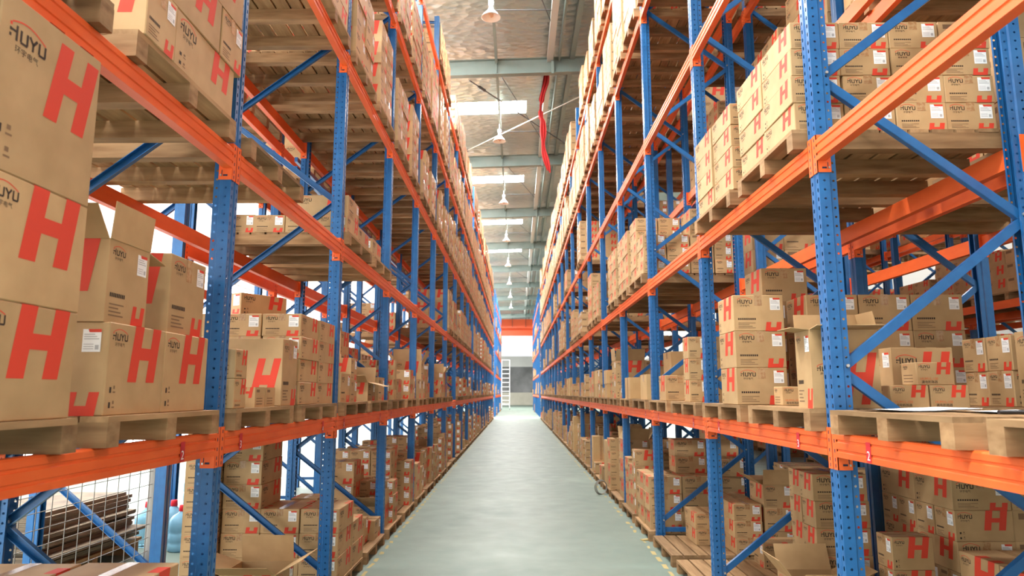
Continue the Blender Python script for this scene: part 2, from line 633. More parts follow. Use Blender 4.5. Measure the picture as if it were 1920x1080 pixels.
def put_carton(t, cx, cy, z, theta, label=None, s=1, flaps=None, auto=None, tilt=None):
    if isinstance(t, str):
        t = TYPES[t]
    CARTONS.append(dict(t=t, c=V((cx, cy, z)), th=theta, label=label, s=s, flaps=flaps, auto=auto, tilt=tilt))


def aisle_carton(t, s, a, y, z, orient='H', label=None, flaps=None, auto=None, jit=0.012, tilt=None):
    """carton with its aisle face at distance a from the aisle's middle (side s) and its near end at y"""
    if isinstance(t, str):
        t = TYPES[t]
    L, W, H, st = t
    dx, dy = (W, L) if orient == 'H' else (L, W)
    th = (-PI / 2 if s > 0 else PI / 2) if orient == 'H' else 0.0
    th += RND.uniform(-jit, jit)
    put_carton(t, s * (a + dx / 2), y + dy / 2, z, th, label, s, flaps, auto, tilt)
    CARTONS[-1]['orient'] = orient
    return z + H


# ------------------------------------------------------------------ rack geometry (measured)
PITCH = 2.4
YR, YL = 3.67, 3.77            # first posts of the right and the left row
AR, AL = 1.63, 1.59            # aisle faces of the posts
FD = 1.17                      # frame depth
LV = [1.48, 3.045, 4.84, 6.62, 8.39]
POST_TOP = 9.45
PAL_H = 0.117
PAL_Y, PAL_X = 1.0, 1.29
ROWS = {}


def holes_strip(mb, p0, du, w, z0, z1, mat, slot=False, pitch=0.05):
    """a strip of sheet with one column of punched holes"""
    p0, du = V(p0), V(du).normalized()
    n = int((z1 - z0) / pitch)
    rx, rz = (0.0065, 0.012) if slot else (0.0062, 0.0062)
    vs, fs = [], []
    for i in range(n):
        za, zb = z0 + i * pitch, z0 + (i + 1) * pitch
        zc = (za + zb) / 2
        o = len(vs)
        for uu, zz in ((0, za), (w / 2, za), (w, za), (w, zc), (w, zb), (w / 2, zb), (0, zb), (0, zc)):
            q = p0 + du * uu
            vs.append((q.x, q.y, zz))
        for k in range(8):
            t = PI * 1.25 + k * PI / 4
            q = p0 + du * (w / 2 + rx * math.cos(t) * 1.08)
            vs.append((q.x, q.y, zc + rz * math.sin(t) * 1.08))
        for k in range(8):
            j = (k + 1) % 8
            fs.append((o + k, o + j, o + 8 + j, o + 8 + k))
    mb.add(vs, fs, mat)
    if z0 + n * pitch < z1 - 1e-4:
        a, c = p0, p0 + du * w
        mb.add([(a.x, a.y, z0 + n * pitch), (c.x, c.y, z0 + n * pitch), (c.x, c.y, z1), (a.x, a.y, z1)], [(0, 1, 2, 3)], mat)


PROF = [(0.1, -0.026), (0.1, -0.040), (0.066, -0.040), (0.060, -0.050), (0.0, -0.050), (0.0, -0.014), (0.008, -0.009), (0.008, 0.009),
        (0.0, 0.014), (0.0, 0.050), (0.060, 0.050), (0.066, 0.040), (0.1, 0.040), (0.1, 0.026)]


def post_mb(detail):
    """open channel upright: aisle face at x = 0, channel towards +x"""
    mb = MB()
    if not detail:
        mb.prism([p for p in PROF], 'z', 0.0, POST_TOP, 'blue_paint', close=False)
        return mb
    for k in range(len(PROF) - 1):
        (xa, ya), (xb, yb) = PROF[k], PROF[k + 1]
        w = math.hypot(xb - xa, yb - ya)
        if w > 0.03:
            holes_strip(mb, (xa, ya, 0), (xb - xa, yb - ya, 0), w, 0.0, POST_TOP, 'blue_paint', slot=(abs(xa) < 1e-6 and abs(xb) < 1e-6))
        else:
            mb.add([(xa, ya, 0), (xb, yb, 0), (xb, yb, POST_TOP), (xa, ya, POST_TOP)], [(0, 1, 2, 3)], 'blue_paint')
    return mb


def channel(mb, p, q, h=0.046, d=0.03, mat='blue_paint'):
    """a C-channel strut between two points in the x-z plane, open towards +y"""
    p, q = V(p), V(q)
    u = (q - p)
    l = u.length
    u.normalize()
    n = V((-u.z, 0, u.x))
    t = 0.004
    c = (p + q) / 2
    Yv = V((0, 1, 0))
    mb.obox(c - Yv * (d / 2), u * (l / 2), Yv * (t / 2), n * (h / 2), mat)
    mb.obox(c + n * (h / 2), u * (l / 2), Yv * (d / 2), n * (t / 2), mat)
    mb.obox(c - n * (h / 2), u * (l / 2), Yv * (d / 2), n * (t / 2), mat)


BR_Z = [0.25 + 0.806 * k for k in range(12)]
POST_D = post_mb(True).mesh('post')
POST_S = post_mb(False).mesh('post')
BRACES = []
for k in range(11):
    mb = MB()
    z0, z1 = BR_Z[k], BR_Z[k + 1]
    x0, x1 = (0.085, FD - 0.085) if k % 2 == 0 else (FD - 0.085, 0.085)
    channel(mb, (x0, 0, z0 + 0.02), (x1, 0, z1 - 0.02))
    mb.tube((x0, -0.052, z0 + 0.02), (x0, 0.0, z0 + 0.02), 0.009, 'zinc', 6, smooth=False)
    BRACES.append(mb.mesh('diagonal_brace'))
HORIZ = []
for z in (0.16, POST_TOP - 0.12):
    mb = MB()
    channel(mb, (0.085, 0, z), (FD - 0.085, 0, z))
    HORIZ.append(mb.mesh('horizontal_brace'))
mb = MB()
mb.box(-0.015, 0.12, -0.075, 0.075, 0, 0.008, 'blue_paint')
for y in (-0.062, 0.062):
    mb.tube((0.05, y, 0.008), (0.05, y, 0.03), 0.009, 'zinc', 6)
FOOT = mb.mesh('foot_plate')
FRAME_ONE = {}


def frame_mesh(detail):
    if detail not in FRAME_ONE:
        mb = MB()
        pm = post_mb(detail)
        mb.merge(pm)
        mb.merge(pm, Matrix.Translation((FD, 0, 0)) @ Matrix.Rotation(PI, 4, 'Z'))
        for k in range(11):
            z0, z1 = BR_Z[k], BR_Z[k + 1]
            x0, x1 = (0.085, FD - 0.085) if k % 2 == 0 else (FD - 0.085, 0.085)
            channel(mb, (x0, 0, z0), (x1, 0, z1))
        for z in (0.16, POST_TOP - 0.12):
            channel(mb, (0.085, 0, z), (FD - 0.085, 0, z))
        for x in (0.05, FD - 0.05):
            mb.box(x - 0.065, x + 0.065, -0.07, 0.07, 0, 0.008, 'blue_paint')
        FRAME_ONE[detail] = mb.mesh('upright_frame')
    return FRAME_ONE[detail]


BEAM_PROF = [(-0.006, -0.06), (-0.006, -0.034), (-0.001, -0.030), (-0.001, -0.022), (-0.006, -0.018), (-0.006, 0.014), (-0.001, 0.018), (-0.001, 0.026),
             (-0.006, 0.030), (-0.006, 0.052), (0.002, 0.060), (0.044, 0.060), (0.044, -0.06)]


def beam_mb(simple=False):
    mb = MB()
    prof = [(-0.006, -0.06), (-0.006, 0.06), (0.044, 0.06), (0.044, -0.06)] if simple else BEAM_PROF
    mb.prism(prof[::-1], 'y', 0.054, PITCH - 0.054, 'orange_paint')
    return mb


def connector_mb(e):
    """end connector at the near (e=1) or the far (e=-1) end of a beam; y measured from the post centre"""
    mb = MB()
    y = 0.0 if e > 0 else PITCH

    def B(x0, x1, a, c, z0, z1, mat='orange_paint'):
        mb.box(x0, x1, min(y + e * a, y + e * c), max(y + e * a, y + e * c), z0, z1, mat)
    B(-0.005, -0.001, 0.006, 0.055, -0.125, 0.085)
    B(-0.005, 0.07, 0.051, 0.055, -0.125, 0.085)
    for z in (0.06, 0.02, -0.03, -0.075, -0.105):
        B(-0.0056, -0.0050, 0.026, 0.034, z - 0.009, z + 0.009, 'slot_dark')
    B(0.02, 0.045, 0.0552, 0.0558, -0.105, -0.095, 'slot_dark')
    B(0.05, 0.054, 0.0552, 0.0558, -0.095, -0.07, 'slot_dark')
    B(0.052, 0.06, 0.0552, 0.062, -0.106, -0.096, 'zinc')
    return mb


BEAM_M = beam_mb().mesh('beam')
CONN = {e: connector_mb(e).mesh('end_connector') for e in (1, -1)}
mb = MB()
mb.merge(beam_mb(True))
for e in (1, -1):
    mb.merge(connector_mb(e))
BEAM_ONE = mb
BEAM_ONE_M = mb.mesh('beam')


def number_mesh(txt):
    k = ('n', txt)
    if k not in CACHE:
        mb = MB()
        f = Face(mb, (-0.0068, 0.022, -0.056), (0, -1, 0), (0, 0, 1), 0.044, 0.09)
        f.rect(0, 0, 0.044, 0.092, 'tag_red')
        w = min(0.038, 0.042 / max(0.3, glyph(txt)[2]))
        f.text(txt, 0.022 - w / 2, 0.010, w, 'white_paint', 0.0012)
        CACHE[k] = mb.mesh('number_label')
    return CACHE[k]


def rack(label, s, a, y0, n0, n1, near_det, row, numbered=False, beam_levels=None, rail=0):
    """one bolted row of pallet racking: frames n0..n1, beams between them; the aisle face of the posts at distance a on side s"""
    R = obj('pallet_rack', None, loc=(s * a, y0 + n0 * PITCH, 0), rz=0 if s > 0 else PI)
    tag(R, label, 'rack')
    # local axes: x into the rack; on the left row the row is turned half round, so y runs backwards
    def Yl(n):
        return (n - n0) * PITCH * (1 if s > 0 else -1)
    for n in range(n0, n1 + 1):
        if n <= near_det:
            F = obj('upright_frame', None, R, (0, Yl(n), 0))
            obj('post', POST_D, F)
            obj('post', POST_D, F, (FD, 0, 0), PI)
            for k in range(11):
                o = obj('diagonal_brace', BRACES[k], F)
                if s < 0:
                    o.rotation_euler = (0, 0, 0)
            for h in HORIZ:
                obj('horizontal_brace', h, F)
            obj('foot_plate', FOOT, F)
            obj('foot_plate', FOOT, F, (FD, 0, 0), PI)
        else:
            obj('upright_frame', frame_mesh(n <= near_det + 3 and n < 8), R, (0, Yl(n), 0))
    cand = []
    for n in range(n0, n1):
        for l in range(5):
            if beam_levels and not beam_levels(n, l):
                continue
            for back in (0, 1):
                cand.append((n, l, back))
    cand.sort(key=lambda c: (c[0], c[2]))
    rest = MB()
    nb = 0
    for n, l, back in cand:
        yy = Yl(n) if s > 0 else Yl(n + 1)
        loc, rz = ((0, yy, LV[l]), 0.0) if not back else ((FD, yy + PITCH, LV[l]), PI)
        if nb < 100:
            nb += 1
            if n <= near_det:
                Bm = obj('beam', BEAM_M, R, loc, rz)
                obj('end_connector', CONN[1], Bm)
                obj('end_connector', CONN[-1], Bm)
                if numbered and l == 0 and not back:
                    lo, hi = (0.43, 2.02)
                    k1, k2 = 2 * n + 3, 2 * n + 4
                    if s < 0:
                        k1, k2 = k2, k1
                        lo, hi = (0.42, 2.12)
                    obj('number_label', number_mesh(str(k1)), Bm, (0, lo, 0))
                    obj('number_label', number_mesh(str(k2)), Bm, (0, hi, 0))
            else:
                obj('beam', BEAM_ONE_M, R, loc, rz)
        else:
            rest.merge(BEAM_ONE, Matrix.Translation(loc) @ Matrix.Rotation(rz, 4, 'Z'))
    if rail:
        for z in (4.60, 4.72):
            q = MB()
            q.box(FD + 0.06, FD + 0.10, min(Yl(rail), Yl(n1)), max(Yl(rail), Yl(n1)), z - 0.03, z + 0.03, 'blue_paint')
            obj('back_rail', q, R)
    if rest.v:
        o = obj('beam', rest, R)
        o['kind'] = 'stuff'
    return R


rack('blue and orange pallet rack forming the right side of the aisle, nearest run', 1, AR, YR, -1, 18, 5, 0, True, rail=2)
rack('blue and orange pallet rack forming the left side of the aisle, nearest run', -1, AL, YL, -1, 18, 5, 0, True, rail=2)
rack('far run of pallet rack on the right, beyond the bright cross aisle', 1, AR, YR, 20, 28, -5, 0)
rack('far run of pallet rack on the left, beyond the bright cross aisle', -1, AL, YL, 20, 28, -5, 0)
AR2, AL2, AR3 = 2.98, 3.02, 7.3
rack('second pallet rack standing back to back behind the right aisle rack', 1, AR2, YR, -1, 12, -5, 1)
rack('second pallet rack standing back to back behind the left aisle rack', -1, AL2, YL, 1, 14, -5, 1)
rack('pallet rack across the next aisle, seen through the right racks', 1, AR3, YR, 0, 10, -5, 2)
rack('farthest pallet rack on the right, back to back with the one across the next aisle', 1, 8.68, YR, 0, 10, -5, 3)

# ------------------------------------------------------------------ pallets
PALLETS = []
mb = MB()
STRG = []
for y in (0.045, 0.5, 0.955):
    q = MB()
    q.box(0, PAL_X, y - 0.042, y + 0.042, 0, 0.095, 'wood')
    STRG.append(q)
DECK = MB()
rr = random.Random(3)
x = 0.0
while x < PAL_X - 0.05:
    w = min(rr.uniform(0.115, 0.165), PAL_X - x)
    j = rr.uniform(0, 0.012)
    DECK.box(x, x + w - 0.018, j, PAL_Y - rr.uniform(0, 0.012), 0.095, PAL_H, 'wood_deck')
    x += w
STRG_M = [q.mesh('stringer') for q in STRG]
DECK_M = DECK.mesh('deck')
PAL_ONE = MB()
PAL_ONE.merge(DECK)
for q in STRG:
    PAL_ONE.merge(q)
PAL_ONE_M = PAL_ONE.mesh('wooden_pallet')


def pallet(s, a, y, z, loc, dy=0.0):
    """front edge at distance a from the aisle's middle, near edge at y"""
    PALLETS.append(dict(s=s, a=a, y=y, z=z, loc=loc, j=RND.uniform(-0.012, 0.012)))


def half_y(s, n, half):
    return (YR if s > 0 else YL) + n * PITCH + (0.10 if half == 0 else 1.27)


def base_z(lev):
    return 0.0 if lev == 0 else LV[lev - 1] + 0.0605


ROW_A = {(1, 0): 1.565, (-1, 0): 1.545, (1, 1): 2.95, (-1, 1): 2.99, (1, 2): 7.27, (1, 3): 8.65}


def load(s, row, n, half, lev, stacks=None, pal=True):
    """stacks: list of (ix, iy, a offset, y offset, type, orient, count, opts)"""
    a, y, z = ROW_A[(s, row)], half_y(s, n, half), base_z(lev)
    loc = (s, row, n, half, lev)
    if pal:
        pallet(s, a, y, z, loc)
        z += PAL_H + 0.001
    for st in stacks or ():
        ix, iy, da, dy, t, orient, cnt = st[:7]
        op = st[7] if len(st) > 7 else {}
        zz = z
        for k in range(cnt):
            fl = op.get('flaps') if k == cnt - 1 else None
            zz = aisle_carton(t, s, a + da + RND.uniform(0, 0.012), y + dy + RND.uniform(-0.004, 0.004), zz, orient, flaps=fl, auto=(loc, k, iy, ix)) + 0.001


def grid(t, ny, nx, nz, orient='H', ragged=0, da=0.02, full_top=False):
    """block of equal cartons; only the layer towards the aisle and the near face are built"""
    L, W, H, st = TYPES[t]
    dx, dy = (W, L) if orient == 'H' else (L, W)
    dx, dy = dx + 0.006, dy + 0.008
    out = []
    off = max(0.0, (PAL_Y - ny * dy) / 2)
    for ix in range(nx):
        for iy in range(ny):
            if ix > 0 and iy > 0 and not full_top:
                continue
            c = nz - (RND.randint(0, ragged) if ragged else 0)
            if c > 0:
                out.append((ix, iy, da + ix * dx, off + iy * dy, t, orient, c))
    return out


def pile(maxh, nx=2, plain=0.1, openp=0.25):
    """mixed cartons on a half used pallet"""
    out = []
    y = RND.uniform(0.0, 0.08)
    iy = 0
    while y < 0.95:
        t = RND.choice(['A', 'F', 'B', 'B', 'D', 'D', 'G', 'C', 'E'])
        if RND.random() < plain:
            t = RND.choice(['P', 'Q'])
        orient = 'H' if RND.random() < 0.65 else 'E'
        L, W, H, st = TYPES[t]
        dx, dy = (W, L) if orient == 'H' else (L, W)
        if y + dy > 1.04:
            t, orient = 'G', 'E'
            L, W, H, st = TYPES[t]
            dx, dy = L, W
            if y + dy > 1.04:
                break
        mx = max(1, int(maxh / H))
        base = RND.randint(1, mx)
        da = RND.choice([0.02, 0.02, 0.08, 0.2])
        for ix in range(nx):
            if da + (ix + 1) * dx > 1.1:
                break
            c = max(1, min(mx, base + (RND.randint(0, 2) if ix else 0)))
            op = {}
            if ix == 0 and RND.random() < openp and st != 'small':
                op = {'flaps': (RND.uniform(0.3, 2.2), RND.uniform(-0.4, 1.6), RND.uniform(0.2, 2.3), RND.uniform(-0.3, 1.5))}
            out.append((ix, iy, da + ix * (dx + 0.008), y, t, orient, c, op))
        y += dy + RND.choice([0.01, 0.012, 0.05, 0.16])
        iy += 1
    return out


FULL = ['A', 'A', 'F', 'F', 'B', 'C']


def full(hmin, hmax, nx=3, ragged=0):
    t = RND.choice(FULL)
    L, W, H, st = TYPES[t]
    ny = 2
    if RND.random() < 0.3:
        h = RND.uniform(hmin, hmax)
        return grid(t, int(0.98 / (W + 0.008)), 2, max(1, round(h / H)), 'E', ragged)
    h = RND.uniform(hmin, hmax)
    return grid(t, ny, min(nx, int(1.12 / W)), max(1, round(h / H)), ragged=ragged)


# ---- right aisle rack -------------------------------------------------------
S = 1
B1 = base_z(1) + PAL_H + 0.001
# floor
for hf, st in ((0, []), (1, [(0, 0, 0.70, 0.0, 'F', 'E', 0)])):
    pass
load(S, 0, 1, 0, 0, [(0, 0, 0.74, 0.63, (0.38, 0.28, 0.23, 'std'), 'E', 1)])
load(S, 0, 1, 1, 0, [(0, 1, 0.36, 0.46, 'A', 'H', 2), (1, 1, 0.66, 0.46, 'A', 'H', 3), (1, 0, 0.64, 0.0, 'A', 'H', 3), (2, 0, 0.95, 0.0, (0.42, 0.31, 0.23, 'std'), 'H', 3, {'flaps': (0.6, 1.9, 0.2, 1.4)})])
load(S, 0, 0, 1, 0, [(0, 1, 0.70, 0.57, (0.235, 0.42, 0.2, 'std'), 'H', 5), (0, 2, 0.70, 0.81, (0.235, 0.42, 0.2, 'std'), 'H', 5), (0, 0, 0.36, 0.12, (0.40, 0.36, 0.33, 'std'), 'E', 1, {'flaps': (0.5, 1.2, 0.9, 0.4)})])
T3 = (0.36, 0.40, 0.205, 'std')
load(S, 0, 2, 0, 0, [(0, 0, 0.03, 0.12, T3, 'H', 3), (1, 0, 0.44, 0.12, T3, 'H', 3), (2, 0, 0.85, 0.12, T3, 'H', 4), (0, 1, 0.03, 0.49, 'F', 'H', 3), (1, 1, 0.44, 0.49, T3, 'H', 5), (2, 1, 0.85, 0.49, T3, 'H', 6)])
load(S, 0, 2, 1, 0, [(0, 0, 0.05, 0.02, 'D', 'E', 4), (0, 1, 0.05, 0.28, T3, 'H', 3), (0, 2, 0.05, 0.66, 'G', 'H', 4), (1, 1, 0.46, 0.28, T3, 'H', 4), (2, 1, 0.87, 0.28, T3, 'H', 4)])
for n in range(3, 18):
    for hf in (0, 1):
        if RND.random() < 0.93:
            load(S, 0, n, hf, 0, pile(1.0, 3, 0.12, 0.2))
# first shelf
load(S, 0, -1, 1, 1, [])
load(S, 0, -1, 0, 1, [])
load(S, 0, 0, 0, 1, [])
load(S, 0, 0, 1, 1, [])
OPEN_A = (1.9, 0.3, 1.2, 1.7)
aisle_carton((0.37, 0.20, 0.43, 'low'), S, 1.60, 3.80, B1, 'E', 'tall open carton with a big red H, flaps up, right behind the first right post', flaps=(0.15, 1.5, 0.1, 1.75))
for k in range(3):
    aisle_carton((0.38, 0.365, 0.262, 'std'), S, 1.575, 5.02, B1 + 0.263 * k, 'H',
                 '%s carton of the neat stack of three at the pallet edge, second right bay' % ('lowest', 'middle', 'topmost')[k])
aisle_carton('E', S, 1.78, 4.72, B1, 'E', 'small low carton in front of the neat stack of three, second right bay')
for c in range(3):
    for k in range(3):
        aisle_carton((0.38, 0.37, 0.262, 'std'), S, 2.10 + 0.378 * c - (0.14 if c else 0) * 0, 5.0, B1 + 0.263 * k, 'H',
                     '%s carton in the %s column of the wall of cartons inside the second right bay' % (('bottom', 'middle', 'top')[k], ('aisle-side', 'middle', 'rear')[c]))
aisle_carton((0.38, 0.36, 0.27, 'std'), S, 1.93, 5.42, B1 + 0.789, 'H', 'single carton on top, above and behind the neat stack of three, right')
for k in range(3):
    aisle_carton((0.38, 0.17, 0.262, 'std'), S, 1.945, 5.42, B1 + 0.263 * k, 'H',
                 '%s carton under the single high carton, behind the neat stack of three, right' % ('lowest', 'middle', 'upper')[k])
aisle_carton((0.37, 0.3, 0.35, 'big'), S, 2.22, 4.15, B1, 'E', 'medium carton with logo and red H behind the three small boxes, right')
aisle_carton('E', S, 2.05, 3.86, B1, 'E', 'left small product box of the lower pair beside the papers, right')
aisle_carton('E', S, 2.27, 3.86, B1, 'E', 'right small product box of the lower pair beside the papers, right')
aisle_carton('E', S, 2.21, 3.88, B1 + 0.126, 'E', 'small product box on top of the pair beside the papers, right')
# second bay from the first numbered: n = 1
load(S, 0, 1, 0, 1, [])
load(S, 0, 1, 1, 1, [])
for k in range(3):
    for j in range(3):
        aisle_carton('D' if 0 else (0.21, 0.18, 0.2, 'std'), S, 1.60 + 0.2 * j, 6.5, B1 + 0.201 * k, 'H',
                     '%s of three small cartons in %s pillar, third right bay' % (('lowest', 'middle', 'top')[k], ('the aisle-side', 'the middle', 'the inner')[j]))
aisle_carton((0.34, 0.32, 0.27, 'std'), S, 1.6, 7.55, B1, 'H', 'square carton with logo standing alone, far end of third right bay')
aisle_carton((0.36, 0.3, 0.44, 'std'), S, 1.85, 6.95, B1, 'H', 'tall open carton with one flap hanging out, third right bay', flaps=(0.5, 1.0, 0.6, 1.2))
# n = 2, 3: plain cartons
load(S, 0, 2, 0, 1, [])
load(S, 0, 2, 1, 1, [])
aisle_carton((0.5, 0.46, 0.31, 'plain'), S, 1.60, 8.62, B1, 'E', 'plain unprinted carton taped down the middle, near end of fourth right bay')
aisle_carton((0.5, 0.46, 0.31, 'plain'), S, 2.02, 9.15, B1, 'E', 'plain unprinted carton inside the fourth right bay, behind the taped one')
aisle_carton((0.5, 0.46, 0.31, 'plain'), S, 2.02, 9.15, B1 + 0.311, 'E', 'plain unprinted carton stacked on another inside fourth right bay')
aisle_carton((0.46, 0.40, 0.3, 'plain'), S, 1.60, 9.9, B1, 'H', 'plain unprinted carton at the far end of fourth right bay')
for n in range(3, 18):
    for hf in (0, 1):
        if RND.random() < 0.92:
            load(S, 0, n, hf, 1, pile(0.62, 2, 0.3 if n < 6 else 0.12, 0.3))
# second shelf
load(S, 0, 0, 0, 2, grid('A', 2, 4, 4))
load(S, 0, 0, 1, 2, [(0, 0, 0.02, 0.0, 'A', 'H', 4), (0, 1, 0.02, 0.49, 'A', 'H', 4), (1, 0, 0.32, 0.02, 'A', 'H', 4), (2, 0, 0.62, 0.02, 'A', 'H', 5), (3, 0, 0.92, 0.0, 'G', 'H', 4)])
load(S, 0, 2, 0, 2, [(0, 0, 0.02, 0.0, 'A', 'H', 3), (0, 1, 0.02, 0.48, 'A', 'H', 5), (1, 0, 0.32, 0.0, 'A', 'H', 3), (1, 1, 0.32, 0.48, 'A', 'H', 5), (2, 0, 0.62, 0.0, 'A', 'H', 5), (3, 0, 0.92, 0.0, 'G', 'H', 4)])
load(S, 0, 2, 1, 2, grid('A', 2, 3, 5))
for n in range(3, 18):
    for hf in (0, 1):
        if RND.random() < (0.2 if n < 6 else 0.45):
            load(S, 0, n, hf, 2, full(0.5, 1.0))
# upper shelves
for n in range(0, 18):
    for hf in (0, 1):
        if n >= 4 and RND.random() < (0.3 if n < 9 else 0.65):
            load(S, 0, n, hf, 3, full(0.6, 1.1, 3))
        if n >= 1:
            load(S, 0, n, hf, 4, full(0.9, 1.35, 3, 1))
        if n >= 3 and RND.random() < 0.85:
            load(S, 0, n, hf, 5, full(0.75, 1.2, 2))

# ---- left aisle rack --------------------------------------------------------
S = -1
# floor: three long cartons whose tops are seen at the bottom left
for k, (a, w) in enumerate(((1.56, 0.42), (2.0, 0.42), (2.44, 0.40))):
    nm = ('aisle-side', 'middle', 'innermost')[k]
    aisle_carton((0.95, w, 0.42, 'std'), S, a, 2.40, PAL_H + 0.001, 'H', 'lower long carton under the %s of the three long cartons, bottom left corner' % nm)
    aisle_carton((0.95, w, 0.43, 'std'), S, a, 2.40 - 0.02 * k, PAL_H + 0.422, 'H', '%s of the three long cartons whose tops show in the bottom left corner' % nm)
pallet(S, 1.545, half_y(S, -1, 1) - 0.17, 0, (S, 0, -1, 1, 0))
load(S, 0, 0, 1, 0, [])
aisle_carton((0.40, 0.40, 0.36, 'std'), S, 1.70, 5.12, PAL_H + 0.001, 'E', 'wide open carton with flaps spread, on the floor pallet of second left bay', flaps=(0.45, 1.75, 0.3, 0.5))
load(S, 0, 1, 0, 0, [(0, 0, 0.01, 0.03, (0.52, 0.34, 0.205, 'std'), 'H', 3), (0, 1, 0.01, 0.56, (0.46, 0.34, 0.205, 'std'), 'H', 2), (1, 0, 0.355, 0.03, (0.52, 0.34, 0.205, 'std'), 'H', 3), (2, 0, 0.70, 0.03, (0.52, 0.34, 0.205, 'std'), 'H', 6), (1, 1, 0.36, 0.56, 'D', 'H', 3)])
put_carton((0.52, 0.30, 0.205, 'std'), -2.76, 6.5, PAL_H + 0.001, PI / 2, 'bottom carton of the tall inner column, floor of third left bay', -1)
for k in range(1, 7):
    put_carton((0.52, 0.30, 0.205, 'std'), -2.76, 6.5, PAL_H + 0.001 + 0.206 * k, PI / 2, '%s carton up in the tall inner column, floor of third left bay' % ORD[k], -1)
load(S, 0, 1, 1, 0, [(0, 0, 0.12, 0.25, 'B', 'E', 1), (0, 1, 0.04, 0.62, 'F', 'E', 1), (1, 0, 0.50, 0.1, 'F', 'H', 2)])
for n in range(2, 18):
    for hf in (0, 1):
        if RND.random() < 0.93:
            load(S, 0, n, hf, 0, pile(0.85, 3, 0.06, 0.2))
# first shelf, first bay: the big near cartons
pallet(S, 1.54, half_y(S, -1, 0), base_z(1), (S, 0, -1, 0, 1))
pallet(S, 1.54, half_y(S, -1, 1), base_z(1), (S, 0, -1, 1, 1))
BIG = (0.47, 0.40, 0.36, 'big')
for k, h in enumerate((0.365, 0.385, 0.56)):
    t = (0.50, 0.42, h, 'std' if k < 2 else 'big')
    aisle_carton(t, S, 1.555, 1.935, B1 + (0, 0.366, 0.752)[k], 'H', 'big carton with bold red H, %s of the stack at the left edge' % ('lowest', 'middle', 'topmost')[k], jit=0.004)
    aisle_carton(t, S, 1.56, 1.42, B1 + (0, 0.366, 0.752)[k], 'H', 'carton half out of the picture at the left edge, %s of its stack' % ('lowest', 'middle', 'topmost')[k], jit=0.004)
aisle_carton((0.43, 0.42, 0.36, 'std'), S, 1.575, 2.665, B1, 'H', 'carton with label on its end, nearer of the pair under the opened one, left', jit=0.004)
aisle_carton((0.43, 0.42, 0.36, 'std'), S, 1.575, 3.10, B1, 'H', 'farther carton of the pair at the pallet edge, beside the first left post', jit=0.004)
aisle_carton((0.42, 0.30, 0.33, 'std'), S, 1.60, 2.66, B1 + 0.361, 'E', 'opened carton with one flap raised, standing on the left pair', flaps=(0.9, -0.2, 1.2, 1.5), jit=0.004)
aisle_carton((0.46, 0.36, 0.37, 'std'), S, 1.605, 3.16, B1 + 0.361, 'E', 'closed upright carton on the left pair, right beside the first left post', jit=0.004)
# first shelf, second bay
load(S, 0, 0, 0, 1, [])
load(S, 0, 0, 1, 1, grid('A', 2, 3, 4, da=0.03))
for k in range(2):
    aisle_carton((0.17, 0.15, 0.165, 'small'), S, 1.57, 3.88, B1 + 0.166 * k, 'H', '%s of two narrow small boxes just past the first left post' % ('lower', 'upper')[k])
aisle_carton((0.38, 0.31, 0.45, 'low'), S, 1.57, 4.66, B1, 'E', 'large carton with a big red H facing the camera, second left bay', jit=0.02)
aisle_carton((0.17, 0.17, 0.12, 'small'), S, 1.58, 4.22, B1, 'E', 'nearer little box in front of the large red-H carton, left')
aisle_carton((0.17, 0.17, 0.12, 'small'), S, 1.58, 4.40, B1, 'E', 'farther little box in front of the large red-H carton, left')
put_carton((0.42, 0.26, 0.165, 'std'), -2.05, 5.35, B1 + 0.664, math.radians(58), 'carton lying askew on top of the stacked cartons, second left bay', -1)
CARTONS[-1]['orient'] = 'H'
load(S, 0, 1, 0, 1, [(0, 0, 0.04, 0.03, 'B', 'E', 1), (0, 1, 0.04, 0.42, 'D', 'E', 2), (1, 0, 0.46, 0.03, 'F', 'H', 3)])
load(S, 0, 1, 1, 1, [(0, 1, 0.03, 0.52, 'B', 'E', 1), (1, 1, 0.45, 0.45, 'B', 'H', 3)])
aisle_carton((0.36, 0.40, 0.20, 'std'), S, 1.60, 7.50, B1, 'E', 'opened carton with a pale flap hanging out over the aisle, third left bay', flaps=(0.4, 1.3, 1.9, -0.25))
for n in range(2, 18):
    for hf in (0, 1):
        if RND.random() < 0.94:
            load(S, 0, n, hf, 1, pile(0.66 if n > 2 else 0.5, 2, 0.05, 0.35))
# second shelf
load(S, 0, -1, 1, 2, [(0, 0, 0.0, 0.04, (0.40, 0.25, 0.27, 'std'), 'E', 1), (0, 1, 0.0, 0.30, (0.66, 0.4, 0.27, 'std'), 'H', 1)])
for k in range(2):
    z2 = base_z(2) + PAL_H + 0.272
    aisle_carton((0.66, 0.40, 0.27, 'std'), S, 1.55, half_y(S, -1, 1) + 0.05, z2 + 0.271 * k, 'H', 'long carton %s row above the labelled end carton, top left' % ('in the second', 'in the third'))if False else None
z2 = base_z(2) + PAL_H + 0.273
aisle_carton((0.66, 0.40, 0.27, 'std'), S, 1.55, 2.72, z2, 'H', 'long carton in the second row on the upper left pallet')
aisle_carton((0.40, 0.27, 0.27, 'std'), S, 1.55, 3.40, z2, 'E', 'carton showing its labelled end, second row on the upper left pallet')
aisle_carton((0.90, 0.40, 0.27, 'std'), S, 1.55, 2.74, z2 + 0.271, 'H', 'long carton in the third row on the upper left pallet')
load(S, 0, -1, 0, 2, [])
load(S, 0, 0, 0, 2, [])
load(S, 0, 1, 0, 2, [(0, 0, 0.03, 0.02, 'A', 'H', 1), (0, 1, 0.03, 0.5, 'A', 'H', 1), (1, 0, 0.32, 0.02, 'A', 'H', 1), (2, 0, 0.61, 0.02, 'A', 'H', 1), (3, 0, 0.90, 0.02, 'G', 'H', 1)])
